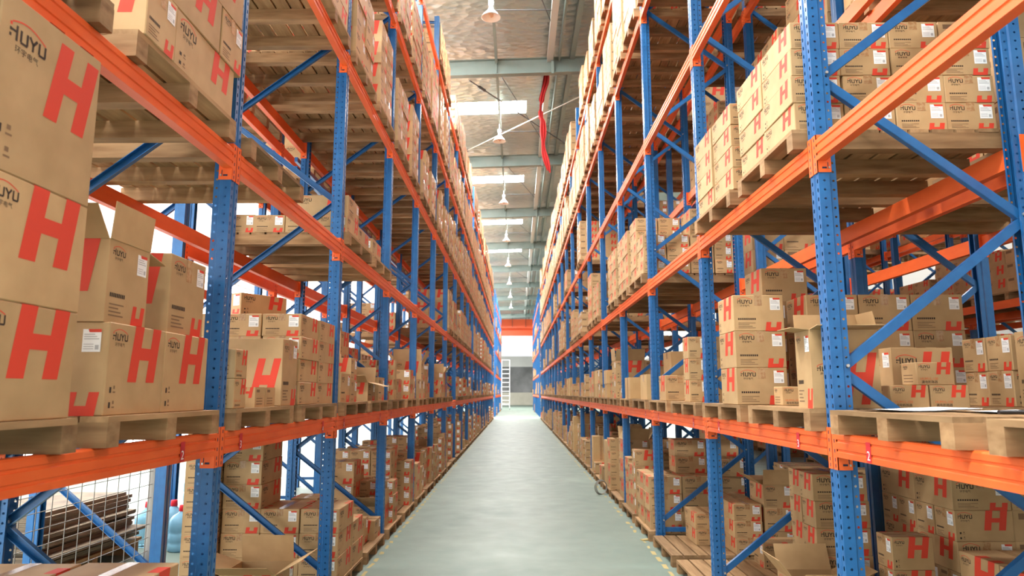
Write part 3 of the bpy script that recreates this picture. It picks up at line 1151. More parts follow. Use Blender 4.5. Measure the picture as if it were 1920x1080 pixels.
z2 = base_z(2) + PAL_H + 0.168
aisle_carton((0.5, 0.42, 0.20, 'std'), S, 1.58, 6.33, z2, 'E', 'longer carton lying on the single layer of cartons, second shelf, left')
load(S, 0, 1, 1, 2, [(0, 0, 0.03, 0.02, 'F', 'H', 1)])
for n in range(5, 18):
    for hf in (0, 1):
        if RND.random() < (0.85 if n < 9 else 0.5):
            load(S, 0, n, hf, 2, full(0.6, 1.0))
for n in range(0, 18):
    for hf in (0, 1):
        load(S, 0, n, hf, 3, full(0.8, 1.25, 3) if not 1 <= n <= 6 else grid('B' if hf else 'C', 2, 3 if hf else 2, 4 if hf else 3, 'E', 1 if n > 2 else 0))
        if n >= 1:
            load(S, 0, n, hf, 4, full(0.8, 1.3, 3))
        if n >= 4 and RND.random() < 0.85:
            load(S, 0, n, hf, 5, full(0.7, 1.1, 2))

# ---- far runs, sparsely filled
for S in (1, -1):
    for n in range(20, 28):
        for hf in (0, 1):
            for lev in (0, 1, 2, 3, 4):
                if RND.random() < 0.3:
                    load(S, 0, n, hf, lev, full(0.3, 0.8, 1))

# ---- second rows
S = 1
load(S, 1, 0, 1, 0, [(0, 0, 0.05, 0.0, 'A', 'H', 1)] if False else [])
t6 = (0.235, 0.40, 0.205, 'std')
for hgt, kind in enumerate('HEHEH'):
    z = PAL_H + 0.001 + 0.206 * hgt
    if kind == 'H':
        for c in range(2):
            aisle_carton((0.47, 0.40, 0.205, 'std'), 1, 3.0, 4.96 + 0.475 * c, z, 'H', 'carton, %s layer, %s of two, wall of cartons behind the first right post' % (('bottom', '', 'middle', '', 'top')[hgt], ('nearer', 'farther')[c]))
    else:
        for c in range(4):
            aisle_carton((0.40, 0.232, 0.205, 'std'), 1, 3.0, 4.96 + 0.2375 * c, z, 'E', '%s labelled carton end in the %s layer, wall behind the first right post' % (ORD[c], ('', 'lower', '', 'upper', '')[hgt]))
    for c in range(2):
        if kind == 'H':
            aisle_carton((0.40, 0.33, 0.205, 'std'), 1, 3.405 + 0.335 * c, 4.97, z, 'H', 'carton showing its end, %s layer, %s column, wall behind first right post' % (('bottom', '', 'middle', '', 'top')[hgt], ('outer', 'inner')[c]))
        elif c == 0:
            aisle_carton((0.68, 0.33, 0.205, 'std'), 1, 3.405, 4.97, z, 'E', 'long carton side with red H, %s layer, wall behind first right post' % ('', 'lower', '', 'upper', '')[hgt])
load(S, 1, 0, 0, 0, [])
for q in range(3):
    aisle_carton((0.285, 0.2, 0.215, 'std'), 1, 2.555, 4.96, PAL_H + 0.001 + 0.216 * q, 'E', '%s of three small cartons beside the two low red-H cartons, bottom right' % ('lowest', 'middle', 'topmost')[q])
for a, dy, yy, h, w in ((2.94, 0.39, 4.46, 0.30, 0.55), (2.94, 0.39, 4.06, 0.295, 0.55)):
    nm = 'farther' if yy > 4.3 else 'nearer'
    aisle_carton((dy, w, 0.285, 'std'), 1, a, yy, PAL_H + 0.001, 'H', 'lower carton under the %s of two low red-H cartons, right' % nm)
    aisle_carton((dy, w, h, 'std'), 1, a, yy, PAL_H + 0.287, 'H', '%s of two low red-H cartons in front of the carton wall, bottom right' % nm)
for lev in (1, 2, 3, 4, 5):
    for n in range(-1, 12):
        for hf in (0, 1):
            if (n, lev) == (0, 1):
                continue
            if lev == 1 and RND.random() < 0.75:
                load(S, 1, n, hf, lev, full(0.2, 0.45, 2))
            elif lev == 2 and RND.random() < 0.55:
                load(S, 1, n, hf, lev, full(0.4, 0.8, 2))
            elif lev >= 3 and RND.random() < 0.8:
                load(S, 1, n, hf, lev, full(0.5, 1.0, 2))
load(S, 1, 0, 0, 1, [(0, 0, 0.02, 0.44, (0.40, 0.22, 0.215, 'std'), 'E', 2), (0, 1, 0.02, 0.67, (0.40, 0.22, 0.215, 'std'), 'E', 2), (1, 0, 0.45, 0.44, 'B', 'H', 2)])
aisle_carton((0.42, 0.30, 0.44, 'std'), 1, 2.97, 3.86, B1, 'E', 'taller carton beside the two rows of labelled ends, right edge of the picture')
load(S, 1, 0, 1, 1, [])
for n in range(1, 12):
    for hf in (0, 1):
        if RND.random() < 0.6:
            load(S, 1, n, hf, 0, full(0.3, 0.9, 2))
for n in range(0, 10):
    for hf in (0, 1):
        for lev in (0, 1, 2, 3, 4):
            if RND.random() < 0.75:
                load(S, 2, n, hf, lev, full(0.4, 0.8, 1))
            if RND.random() < 0.8 and lev < 4:
                load(S, 3, n, hf, lev, full(0.6, 1.2, 1))
S = -1
for n in range(1, 14):
    for hf in (0, 1):
        for lev in (0, 1, 2, 3, 4, 5):
            p = {0: 0.0 if n < 3 else 0.3, 1: 0.0 if n < 2 else 0.85, 2: 0.12 if n < 4 else 0.35, 3: 0.85, 4: 0.8, 5: 0.5}[lev]
            if RND.random() < p:
                load(S, 1, n, hf, lev, full(0.7, 1.1, 2) if lev == 1 else full(0.3, 0.9, 2))

# ------------------------------------------------------------------ camera
f_px, CAM_H, pitch, yaw, roll = 1300.0, 1.745, 0.1498, -0.0068, 0.0009
cam = bpy.data.cameras.new('camera')
cam.sensor_width = 36.0
cam.lens = 36.0 * f_px / 1920.0
cam.clip_start = 0.05
cam.clip_end = 400
cam.dof.use_dof = True
cam.dof.focus_distance = 4.9
cam.dof.aperture_fstop = 3.2
co = bpy.data.objects.new('camera', cam)
COL.objects.link(co)
cy_, sy_, cp_, sp_, cr_, sr_ = math.cos(yaw), math.sin(yaw), math.cos(pitch), math.sin(pitch), math.cos(roll), math.sin(roll)
Ry = Matrix(((cy_, 0, -sy_), (0, 1, 0), (sy_, 0, cy_)))
Rx = Matrix(((1, 0, 0), (0, cp_, -sp_), (0, sp_, cp_)))
Rz = Matrix(((cr_, -sr_, 0), (sr_, cr_, 0), (0, 0, 1)))
Mw = Rz @ Rx @ Ry                       # rows: right, up, forward in (x, up, depth)
sw = lambda r: V((r[0], r[2], r[1]))
right, up, fwd = sw(Mw[0]), sw(Mw[1]), sw(Mw[2])
cm = Matrix((right, up, -fwd)).transposed().to_4x4()
cm.translation = V((0, 0, CAM_H))
co.matrix_world = cm
SC.camera = co
EYE = V((0, 0, CAM_H))


def project(p):
    d = V(p) - EYE
    z = d.dot(fwd)
    if z < 0.05:
        return None
    return (960 + f_px * d.dot(right) / z, 540 - f_px * d.dot(up) / z, z)


# ------------------------------------------------------------------ which cartons and pallets show largest
def carton_matrix(c):
    M = Matrix.Translation(c['c']) @ Matrix.Rotation(c['th'], 4, 'Z')
    if c['tilt']:
        M = M @ Matrix.Rotation(c['tilt'], 4, 'Y')
    return M


bv, bf = [], []
owner = []


def occ_box(M, x0, x1, y0, y1, z0, z1, who):
    o = len(bv)
    for p in ((x0, y0, z0), (x1, y0, z0), (x1, y1, z0), (x0, y1, z0), (x0, y0, z1), (x1, y0, z1), (x1, y1, z1), (x0, y1, z1)):
        bv.append(M @ V(p))
    for q in ((0, 3, 2, 1), (4, 5, 6, 7), (0, 1, 5, 4), (1, 2, 6, 5), (2, 3, 7, 6), (3, 0, 4, 7)):
        bf.append(tuple(i + o for i in q))
        owner.append(who)


for i, c in enumerate(CARTONS):
    L, W, H, _ = c['t']
    c['M'] = carton_matrix(c)
    occ_box(c['M'], -L / 2, L / 2, -W / 2, W / 2, 0, H, ('c', i))


def pal_matrix(p):
    if p['s'] > 0:
        return Matrix.Translation((p['a'], p['y'], p['z'])) @ Matrix.Rotation(p['j'] * 0.5, 4, 'Z')
    return Matrix.Translation((-p['a'], p['y'] + PAL_Y, p['z'])) @ Matrix.Rotation(PI + p['j'] * 0.5, 4, 'Z')


for i, p in enumerate(PALLETS):
    p['M'] = pal_matrix(p)
    occ_box(p['M'], 0, PAL_X, 0, PAL_Y, 0, PAL_H, ('p', i))
I4 = Matrix.Identity(4)
for s, a, y0, n0, n1 in ((1, AR, YR, -1, 18), (-1, AL, YL, -1, 18), (1, AR2, YR, -1, 12), (-1, AL2, YL, 1, 14)):
    for n in range(n0, n1 + 1):
        yy = y0 + n * PITCH
        for q in (0, FD - 0.1):
            xx = sorted((s * (a + q), s * (a + q + 0.1)))
            occ_box(I4, xx[0], xx[1], yy - 0.05, yy + 0.05, 0, POST_TOP, None)
    for z in LV:
        for q in (0, FD - 0.05):
            xx = sorted((s * (a + q), s * (a + q + 0.05)))
            occ_box(I4, xx[0], xx[1], y0 + n0 * PITCH, y0 + n1 * PITCH, z - 0.06, z + 0.06, None)
TREE = BVHTree.FromPolygons(bv, bf)


def shown(M, x0, x1, y0, y1, z0, z1, who, grid_n=3):
    """visible pixels of a box"""
    tot = 0.0
    for o, u, v in (((x0, y0, z0), (x1 - x0, 0, 0), (0, 0, z1 - z0)), ((x1, y1, z0), (x0 - x1, 0, 0), (0, 0, z1 - z0)), ((x1, y0, z0), (0, y1 - y0, 0), (0, 0, z1 - z0)),
                    ((x0, y1, z0), (0, y0 - y1, 0), (0, 0, z1 - z0)), ((x0, y0, z1), (x1 - x0, 0, 0), (0, y1 - y0, 0)), ((x0, y1, z0), (x1 - x0, 0, 0), (0, y0 - y1, 0))):
        o, u, v = M @ V(o), M.to_3x3() @ V(u), M.to_3x3() @ V(v)
        n = u.cross(v)
        A = n.length
        n.normalize()
        c = o + (u + v) / 2
        d = EYE - c
        cosv = n.dot(d.normalized())
        if cosv <= 0:
            continue
        px = A * cosv * f_px * f_px / d.length_squared
        hit = 0
        for i in range(grid_n):
            for j in range(grid_n):
                q = o + u * ((i + 0.5) / grid_n) + v * ((j + 0.5) / grid_n)
                w = project(q)
                if w is None or not (0 <= w[0] <= 1920 and 0 <= w[1] <= 1080):
                    continue
                dr = q - EYE
                r = TREE.ray_cast(EYE, dr.normalized(), dr.length + 0.05)
                if r[2] is not None and (owner[r[2]] == who or (r[0] - q).length < 0.012):
                    hit += 1
        tot += px * hit / (grid_n * grid_n)
    return tot


for i, c in enumerate(CARTONS):
    L, W, H, _ = c['t']
    c['px'] = shown(c['M'], -L / 2, L / 2, -W / 2, W / 2, 0, H, ('c', i))
for i, p in enumerate(PALLETS):
    p['px'] = shown(p['M'], 0, PAL_X, 0, PAL_Y, 0, PAL_H, ('p', i), 4)

# ------------------------------------------------------------------ build the cartons
SIDE = {(1, 0): 'right rack', (-1, 0): 'left rack', (1, 1): 'right back rack', (-1, 1): 'left back rack', (1, 2): 'far right rack', (1, 3): 'farthest right rack'}


def bay_word(n):
    return ORD[n + 1] if n < 19 else ORD[n]


LEVEL = ['floor', 'first shelf', 'second shelf', 'third shelf', 'fourth shelf', 'fifth shelf']


def carton_label(c):
    if c['label']:
        return c['label']
    (s, row, n, half, lev), k, iy, ix = c['auto']
    where = '%s pallet, %s, %s bay, %s' % (('near', 'far')[half], LEVEL[lev], bay_word(n), SIDE[(s, row)])
    pos = 'carton, %s, %s column, ' % ('lowest' if k == 0 else ORD[k] + ' up', ORD[iy])
    if ix:
        pos += '%s in, ' % ORD[ix]
    elif row == 0 and lev:
        pos = 'red-H ' + pos if c['t'][3] != 'plain' else 'plain ' + pos
    return pos + where


order = sorted(range(len(CARTONS)), key=lambda i: -CARTONS[i]['px'])
single = [i for i in order if CARTONS[i]['px'] > 0][:300]
single_set = set(single)
# a copy that would carry the same words as another stays in the mass
seen_labels = set()
CG = {}
for rank, i in enumerate(single):
    c = CARTONS[i]
    lab = carton_label(c)
    if lab in seen_labels:
        lab2 = lab
        print('DUP', lab)
    seen_labels.add(lab)
    t = c['t']
    lod = 0 if rank < 110 else 1
    is_open = c['flaps'] is not None
    o = obj('cardboard_carton', carton_mesh(t, lod, is_open))
    o.matrix_world = c['M']
    grp = c['auto'] and 'cartons on pallets in the %s' % SIDE[(c['auto'][0][0], c['auto'][0][1])] or ('cartons on the %s racks' % ('right' if c['s'] > 0 else 'left'))
    tag(o, lab, 'carton', grp)
    L, W, H, st = t
    if st in ('std', 'big', 'low'):
        orient = c.get('orient', 'H')
        e = {(1, 'H'): 1, (-1, 'H'): -1, (1, 'E'): -1, (-1, 'E'): 1}[(c['s'], orient)]
        obj('shipping_label', sticker_mesh(t, e, lod), o)
    if not is_open and st in ('std', 'big', 'low') and lod == 0:
        obj('packing_tape', tape_mesh(t), o)
    if is_open:
        fl = c['flaps']
        for q, (le, de, px, py, rz) in enumerate(((L, min(W, L) / 2, 0, -W / 2, PI), (L, min(W, L) / 2, 0, W / 2, 0), (W, min(W, L) / 2, -L / 2, 0, PI / 2), (W, min(W, L) / 2, L / 2, 0, -PI / 2))):
            F = obj('flap', flap_mesh(le - 0.004, de), o)
            F.matrix_local = Matrix.Translation((px, py, H)) @ Matrix.Rotation(rz, 4, 'Z') @ Matrix.Rotation(fl[q], 4, 'X')
MASS = MB()
mass_cache = {}
for i, c in enumerate(CARTONS):
    if i in single_set:
        continue
    t = c['t']
    if t not in mass_cache:
        mass_cache[t] = carton_mb(t, 2, stuff=True)
    MASS.merge(mass_cache[t], c['M'])
o = obj('cardboard_cartons', MASS)
tag(o, 'hundreds of smaller-looking cartons stacked farther along both racks', 'cartons', kind='stuff')

# ------------------------------------------------------------------ build the pallets
order = sorted(range(len(PALLETS)), key=lambda i: -PALLETS[i]['px'])
single = [i for i in order if PALLETS[i]['px'] > 4][:300]
ss = set(single)
for rank, i in enumerate(single):
    p = PALLETS[i]
    s, row, n, half, lev = p['loc']
    lab = 'wooden pallet on the %s, %s half of %s bay, %s' % (LEVEL[lev], ('near', 'far')[half], bay_word(n), SIDE[(s, row)])
    if rank < 80:
        o = obj('wooden_pallet', None)
        obj('deck', DECK_M, o)
        for q in STRG_M:
            obj('stringer', q, o)
    else:
        o = obj('wooden_pallet', PAL_ONE_M)
    o.matrix_world = p['M']
    tag(o, lab, 'pallet', 'wooden pallets in the %s' % SIDE[(s, row)])
PM = MB()
for i, p in enumerate(PALLETS):
    if i not in ss:
        PM.merge(PAL_ONE, p['M'])
tag(obj('wooden_pallets', PM), 'the remaining wooden pallets deep in the racks', 'pallets', kind='stuff')
print('cartons', len(CARTONS), 'pallets', len(PALLETS), 'pallets shown', sum(p['px'] > 4 for p in PALLETS), 'cartons shown', sum(c['px'] > 0 for c in CARTONS))

# ------------------------------------------------------------------ the building
X0, X1, Y0, Y1 = -9.0, 14.0, -10.0, 100.0
mb = MB()
mb.add([(X0, Y0, 0), (X1, Y0, 0), (X1, Y1, 0), (X0, Y1, 0)], [(0, 1, 2, 3)], 'floor_epoxy')
struct('floor', mb)
# worn dashed line along both racks
mb = MB()
rr = random.Random(5)
for xx in (-1.49, 1.50):
    y = 4.0
    while y < 46:
        if rr.random() < 0.8:
            w = rr.uniform(0.025, 0.05)
            l = rr.uniform(0.10, 0.2)
            j = rr.uniform(-0.012, 0.012)
            mb.add([(xx - w / 2 + j, y, 0.0012), (xx + w / 2 + j, y + rr.uniform(-0.03, 0.03), 0.0012), (xx + w / 2 - j, y + l, 0.0012), (xx - w / 2, y + l + rr.uniform(-0.03, 0.03), 0.0012)], [(0, 1, 2, 3)], 'marking')
        y += 0.3
struct('floor_marking', mb)

RIDGE_X, RIDGE_Z, SL = 2.6, 11.42, 0.03


def roof_z(x):
    return RIDGE_Z - SL * abs(x - RIDGE_X)


# roof: strips of foil with skylight openings
SKY = [21.9 + 8 * k for k in range(-3, 8)]
SW = 1.05
mb = MB()
ys = [Y0]
for y in SKY:
    ys += [y, y + SW]
ys.append(Y1)
SKL, SKR = (-8.2, 0.33), (8.5, 13.4)


def roof_quad(mb, xa, xb, ya, yb, mat, dz=0.0):
    n = max(1, int(abs(yb - ya)))
    mb.add([(xa, ya, roof_z(xa) + dz), (xb, ya, roof_z(xb) + dz), (xb, yb, roof_z(xb) + dz), (xa, yb, roof_z(xa) + dz)], [(0, 3, 2, 1)], mat)


for k in range(len(ys) - 1):
    ya, yb = ys[k], ys[k + 1]
    if k % 2 == 0:
        roof_quad(mb, X0, RIDGE_X, ya, yb, 'foil')
        roof_quad(mb, RIDGE_X, X1, ya, yb, 'foil')
    else:
        for xa, xb in ((X0, SKL[0]), (SKL[1], RIDGE_X), (RIDGE_X, SKR[0]), (SKR[1], X1)):
            roof_quad(mb, xa, xb, ya, yb, 'foil')
struct('ceiling', mb)
k = 0
for y in SKY:
    for xa, xb in (SKL, SKR):
        k += 1
        mb = MB()
        roof_quad(mb, xa, xb, y, y + SW, 'skylight', 0.03)
        struct('window_%d' % k, mb)

# steel rafters (I sections) across the building
NB = 0
for y in [18.4 + 8 * k for k in range(-3, 11)]:
    mb = MB()
    for xa, xb in ((X0, RIDGE_X), (RIDGE_X, X1)):
        za, zb = roof_z(xa) - 0.30, roof_z(xb) - 0.30
        for (y0, y1, t, b) in ((y - 0.005, y + 0.005, 0.0, -0.44), (y - 0.10, y + 0.10, 0.0, -0.014), (y - 0.10, y + 0.10, -0.44, -0.454)):
            vs = [(xa, y0, za + t), (xa, y1, za + t), (xa, y1, za + b), (xa, y0, za + b), (xb, y0, zb + t), (xb, y1, zb + t), (xb, y1, zb + b), (xb, y0, zb + b)]
            mb.add(vs, [(0, 1, 2, 3), (7, 6, 5, 4), (0, 4, 5, 1), (1, 5, 6, 2), (2, 6, 7, 3), (3, 7, 4, 0)], 'steel_green')
    for xs in (-0.56, 1.02):
        z = roof_z(xs) - 0.30
        mb.box(xs - 0.015, xs + 0.015, y - 0.09, y + 0.09, z - 0.43, z, 'steel_green')
    mb.box(0.98, 1.06, y - 0.13, y - 0.10, roof_z(1) - 0.80, roof_z(1) - 0.22, 'steel_green')
    struct('ceiling_beam_%d' % NB, mb)
    NB += 1
# purlins / struts running the length of the roof
for nm, xs, w, h, dz, mat in (('ceiling_strut_1', -0.56, 0.07, 0.12, -0.36, 'steel_green'), ('ceiling_strut_2', 0.95, 0.17, 0.14, -0.34, 'steel_pale'), ('ceiling_strut_3', 1.22, 0.05, 0.26, -0.25, 'steel_green'),
                              ('ceiling_strut_4', 1.58, 0.13, 0.2, -0.25, 'steel_green')):
    mb = MB()
    z = roof_z(xs) + dz
    mb.box(xs - w / 2, xs + w / 2, Y0 + 0.2, Y1 - 0.2, z - h / 2, z + h / 2, mat)
    struct(nm, mb)
NB = 0
for y in [15.8 + 8 * k for k in range(-2, 10)]:
    mb = MB()
    z = roof_z(0.2) - 0.32
    mb.tube((-0.5, y, z), (0.9, y, z), 0.018, 'rod_dark', 6)
    mb.tube((-0.5, y - 4.6, z), (0.9, y + 0.6, z - 0.02), 0.014, 'rod_dark', 6)
    struct('ceiling_strut_%d' % (5 + NB), mb)
    NB += 1
# crossed tie rods with turnbuckles
for q, (p0, p1, mat) in enumerate((((-1.32, 18.55, 10.49), (2.6, 26.24, 11.0), 'rod_dark'), ((2.6, 18.6, 10.42), (-2.36, 26.22, 10.98), 'rod_pale'))):
    mb = MB()
    mb.tube(p0, p1, 0.02, mat, 6)
    d = (V(p1) - V(p0))
    c = V(p0) + d * (0.06 if q == 0 else 0.9)
    mb.tube(c, c + d.normalized() * 0.35, 0.045, 'rod_dark', 6)
    tag(obj('tie_rod', mb), ('dark diagonal tie rod crossing below the roof, from the first rafter', 'pale diagonal tie rod crossing below the roof, behind the first rafter')[q], 'tie rod')

# walls
def wall(name, vs, mat):
    mb = MB()
    mb.add(vs, [(0, 1, 2, 3)], mat)
    return struct(name, mb)


WN = 100
# left wall with a long band of tall windows
mb = MB()
ZT = roof_z(X0)
segs = []
y = Y0 + 1
while y < Y1 - 5:
    segs.append((y, y + 5.2))
    y += 6.0
mb.box(X0 - 0.2, X0, Y0, Y1, 0, 0.5, 'wall_paint')
mb.box(X0 - 0.2, X0, Y0, Y1, 5.2, ZT + 0.4, 'wall_paint')
prev = Y0
for ya, yb in segs:
    mb.box(X0 - 0.2, X0, prev, ya, 0.5, 5.2, 'wall_paint')
    prev = yb
mb.box(X0 - 0.2, X0, prev, Y1, 0.5, 5.2, 'wall_paint')
struct('wall_left', mb)
for ya, yb in segs:
    k += 1
    mb = MB()
    mb.add([(X0 - 0.1, ya, 0.5), (X0 - 0.1, yb, 0.5), (X0 - 0.1, yb, 5.2), (X0 - 0.1, ya, 5.2)], [(0, 1, 2, 3)], 'window_light')
    w = struct('window_%d' % k, mb)
    mb = MB()
    for q in range(5):
        yy = ya + (yb - ya) * q / 4
        mb.box(X0 - 0.09, X0 - 0.03, yy - 0.04, yy + 0.04, 0.5, 5.2, 'white_paint')
    for zz in (0.5, 2.0, 3.6, 5.2):
        mb.box(X0 - 0.085, X0 - 0.035, ya, yb, zz - 0.03, zz + 0.03, 'white_paint')
    obj('window_frame', mb, w)
wall('wall_right', [(X1, Y0, 0), (X1, Y0, 12), (X1, Y1, 12), (X1, Y1, 0)], 'wall_grey')
# end wall: cream plinth, bare concrete, pale band, window band, gable
mb = MB()
for z0, z1, mat in ((0, 1.75, 'wall_cream'), (5.4, 6.9, 'wall_paint'), (9.8, 12.0, 'wall_paint')):
    mb.box(X0, X1, Y1, Y1 + 0.2, z0, z1, mat)
mb.box(X0, X1, Y1, Y1 + 0.2, 1.75, 5.4, 'wall_concrete')
mb.box(X0, -6, Y1, Y1 + 0.2, 6.9, 9.8, 'wall_paint')
mb.box(9, X1, Y1, Y1 + 0.2, 6.9, 9.8, 'wall_paint')
struct('wall_end', mb)
k += 1
mb = MB()
mb.add([(-6, Y1 + 0.1, 6.9), (9, Y1 + 0.1, 6.9), (9, Y1 + 0.1, 9.8), (-6, Y1 + 0.1, 9.8)], [(0, 1, 2, 3)], 'gable_light')
struct('window_%d' % k, mb)
k += 1
mb = MB()
mb.add([(-5, Y1 - 0.02, 10.1), (8, Y1 - 0.02, 10.1), (8, Y1 - 0.02, 11.0), (-5, Y1 - 0.02, 11.0)], [(0, 1, 2, 3)], 'gable_light')
struct('window_%d' % k, mb)
# wall behind the camera with an opening for an added glowing fill panel
mb = MB()
mb.box(X0, -3.2, Y0 - 0.2, Y0, 0, 12, 'wall_paint')
mb.box(3.2, X1, Y0 - 0.2, Y0, 0, 12, 'wall_paint')
mb.box(-3.2, 3.2, Y0 - 0.2, Y0, 5.2, 12, 'wall_paint')
struct('wall_back', mb)
mb = MB()
mb.add([(-3.2, Y0 - 0.1, 0), (3.2, Y0 - 0.1, 0), (3.2, Y0 - 0.1, 5.2), (-3.2, Y0 - 0.1, 5.2)], [(0, 3, 2, 1)], 'back_fill_light')
struct('fill_panel_1', mb)

# ------------------------------------------------------------------ roof lamps
LNAME = ['nearest roof lamp, hanging at the top edge of the picture', 'second roof lamp along the aisle, between the first and second rafters', 'third roof lamp along the aisle, beyond the second rafter',
         'fourth roof lamp along the aisle, beyond the third rafter', 'fifth roof lamp along the aisle, beyond the fourth rafter', 'sixth roof lamp along the aisle, beyond the fifth rafter',
         'seventh roof lamp along the aisle, beyond the sixth rafter', 'eighth roof lamp along the aisle, beyond the seventh rafter']
shade = MB()
prof = [(0.045, 0.30), (0.05, 0.22), (0.09, 0.16), (0.15, 0.09), (0.225, 0.0), (0.215, 0.0), (0.14, 0.085), (0.08, 0.15), (0.04, 0.2)]
shade.lathe((0, 0, 0), prof, 'lamp_enamel')
sock = MB()
sock.lathe((0, 0, 0), [(0.0, 0.42), (0.05, 0.42), (0.06, 0.38), (0.06, 0.31), (0.045, 0.30), (0.0, 0.30)], 'lamp_enamel', 16)
bulb = MB()
bulb.lathe((0, 0, 0), [(0.03, 0.2), (0.045, 0.14), (0.065, 0.08), (0.055, 0.03), (0.02, 0.005), (0.0, 0.0)], 'lamp_socket', 16)
hook = MB()
hook.tube((0, 0, 0.42), (0, 0, 0.62), 0.012, 'lamp_enamel', 6)
SH, SO, BU, HK = shade.mesh('lamp_shade'), sock.mesh('socket'), bulb.mesh('bulb'), hook.mesh('hanger')
for i in range(8):
    z = roof_z(-0.56) - 0.36 - 0.06 - 0.62
    o = obj('pendant_lamp', None, loc=(-0.58, 14.85 + 7.95 * i, z))
    tag(o, LNAME[i], 'lamp', 'white bell lamps along the roof')
    for nm, me in (('lamp_shade', SH), ('socket', SO), ('bulb', BU), ('hanger', HK)):
        obj(nm, me, o)

# ------------------------------------------------------------------ red cloth hanging from the roof strut
mb = MB()
rr = random.Random(9)
N, Mm = 34, 12
vs = []
for i in range(N + 1):
    t = i / N
    z = 10.95 - 3.0 * t
    wid = 0.11 + 0.05 * abs(math.sin(t * 9)) + 0.03 * math.sin(t * 23)
    if abs(t - 0.36) < 0.05:
        wid *= 0.4
    cx = 0.90 - 0.20 * math.sin(t * PI) * (1 if t < 0.5 else 0.8) + 0.02 * math.sin(t * 14)
    for j in range(Mm + 1):
        u = j / Mm - 0.5
        vs.append((cx + u * wid * 1.05, 18.95 + 0.05 * math.sin(u * 16 + t * 6) + 0.03 * math.sin(t * 20), z - 0.04 * math.sin(u * 5)))
fs = [(i * (Mm + 1) + j, i * (Mm + 1) + j + 1, (i + 1) * (Mm + 1) + j + 1, (i + 1) * (Mm + 1) + j) for i in range(N) for j in range(Mm)]
mb.add(vs, fs, 'red_cloth', True)
tag(obj('red_streamer', mb), 'long twisted red cloth hanging from the roof strut', 'cloth')

# ------------------------------------------------------------------ far end: crane girder and ladder
o = obj('overhead_crane', None, loc=(0, 86, 0))
tag(o, 'orange overhead crane girder across the far end of the aisle', 'crane')
mb = MB()
mb.box(-7, 11, -0.35, 0.35, 9.75, 10.75, 'crane_orange')
mb.box(-7, 11, -0.45, 0.45, 9.65, 9.75, 'crane_orange')
obj('upper_girder', mb, o)
mb = MB()
mb.box(-7, 11, 0.5, 0.7, 8.75, 9.7, 'crane_orange')
mb.box(-7, 11, 0.35, 0.85, 8.65, 8.75, 'white_steel')
obj('lower_girder', mb, o)
mb = MB()
for xx in (-0.55, 1.1, 3.0, -2.4):
    mb.box(xx - 0.02, xx + 0.02, -0.47, -0.43, 9.75, 11.2, 'rod_dark')
obj('hanger', mb, o)

o = obj('rolling_ladder', None, loc=(-1.18, 73.0, 0))
tag(o, 'white rolling step ladder at the far end of the aisle', 'ladder')
mb = MB()
for xx in (-0.42, 0.42):
    mb.tube((xx, 0, 0.12), (xx, 1.6, 4.3), 0.03, 'white_steel', 6)
    mb.tube((xx, 1.6, 0.12), (xx, 1.6, 5.2), 0.025, 'white_steel', 6)
    mb.tube((xx, -0.1, 0.12), (xx, -0.1, 1.2), 0.025, 'white_steel', 6)
    mb.tube((xx, -0.1, 1.2), (xx, 1.5, 5.2), 0.022, 'white_steel', 6)
mb.tube((-0.42, 1.6, 0.6), (0.42, 1.6, 0.6), 0.025, 'white_steel', 6)
mb.tube((-0.42, 1.6, 5.2), (0.42, 1.6, 5.2), 0.025, 'white_steel', 6)
mb.tube((-0.42, 0, 0.3), (-0.42, 1.6, 1.8), 0.02, 'white_steel', 6)
mb.tube((0.42, 1.6, 0.3), (0.42, 0.4, 1.1), 0.02, 'white_steel', 6)
obj('ladder_frame', mb, o)
for i in range(9):
    t = (i + 0.8) / 9
    mb = MB()
    mb.box(-0.42, 0.42, 1.6 * t - 0.1, 1.6 * t + 0.12, 0.12 + 4.18 * t - 0.03, 0.12 + 4.18 * t + 0.03, 'white_steel')
    obj('step', mb, o)
for xx in (-0.42, 0.42):
    for yy in (-0.05, 1.6):
        mb = MB()
        mb.tube((xx - 0.02, yy, 0.065), (xx + 0.02, yy, 0.065), 0.065, 'pen_black', 12)
        mb.box(xx - 0.03, xx + 0.03, yy - 0.02, yy + 0.02, 0.05, 0.14, 'white_steel')
        obj('wheel', mb, o)

# orange foot guards of the last near posts
for s, a, y0, lab in ((1, AR, YR, 'orange corner guard at the foot of the last right post before the cross aisle'), (-1, AL, YL, 'orange corner guard at the foot of the last left post before the cross aisle')):
    mb = MB()
    xx = s * (a - 0.03)
    yy = y0 + 18 * PITCH - 0.14
    mb.box(min(xx, xx + s * 0.26), max(xx, xx + s * 0.26), yy - 0.02, yy, 0, 0.45, 'orange_paint')
    mb.box(min(xx, xx + s * 0.02), max(xx, xx + s * 0.02), yy, yy + 0.26, 0, 0.45, 'orange_paint')
    tag(obj('post_guard', mb), lab, 'post guard')

# ------------------------------------------------------------------ left background: wire fence, flattened cartons, water bottles
o = obj('wire_fence', None, loc=(-3.2, 3.9, 0))
tag(o, 'wire mesh fence panel behind the first left bay', 'fence')
mb = MB()
for i in range(15):
    mb.tube((0, 0.06 + 0.16 * i, 0.05), (0, 0.06 + 0.16 * i, 1.75), 0.0035, 'galvanised', 5, caps=False)
for i in range(16):
    mb.tube((0.005, 0, 0.06 + 0.112 * i), (0.005, 2.34, 0.06 + 0.112 * i), 0.003, 'galvanised', 5, caps=False)
obj('mesh_panel', mb, o)
for yy in (0, 2.36):
    mb = MB()
    mb.box(-0.025, 0.025, yy - 0.025, yy + 0.025, 0, 1.8, 'grey_post')
    obj('fence_post', mb, o)
FLAT = [(-4.75 + 0.0, 0.0)]
rr = random.Random(4)
z = 0.0
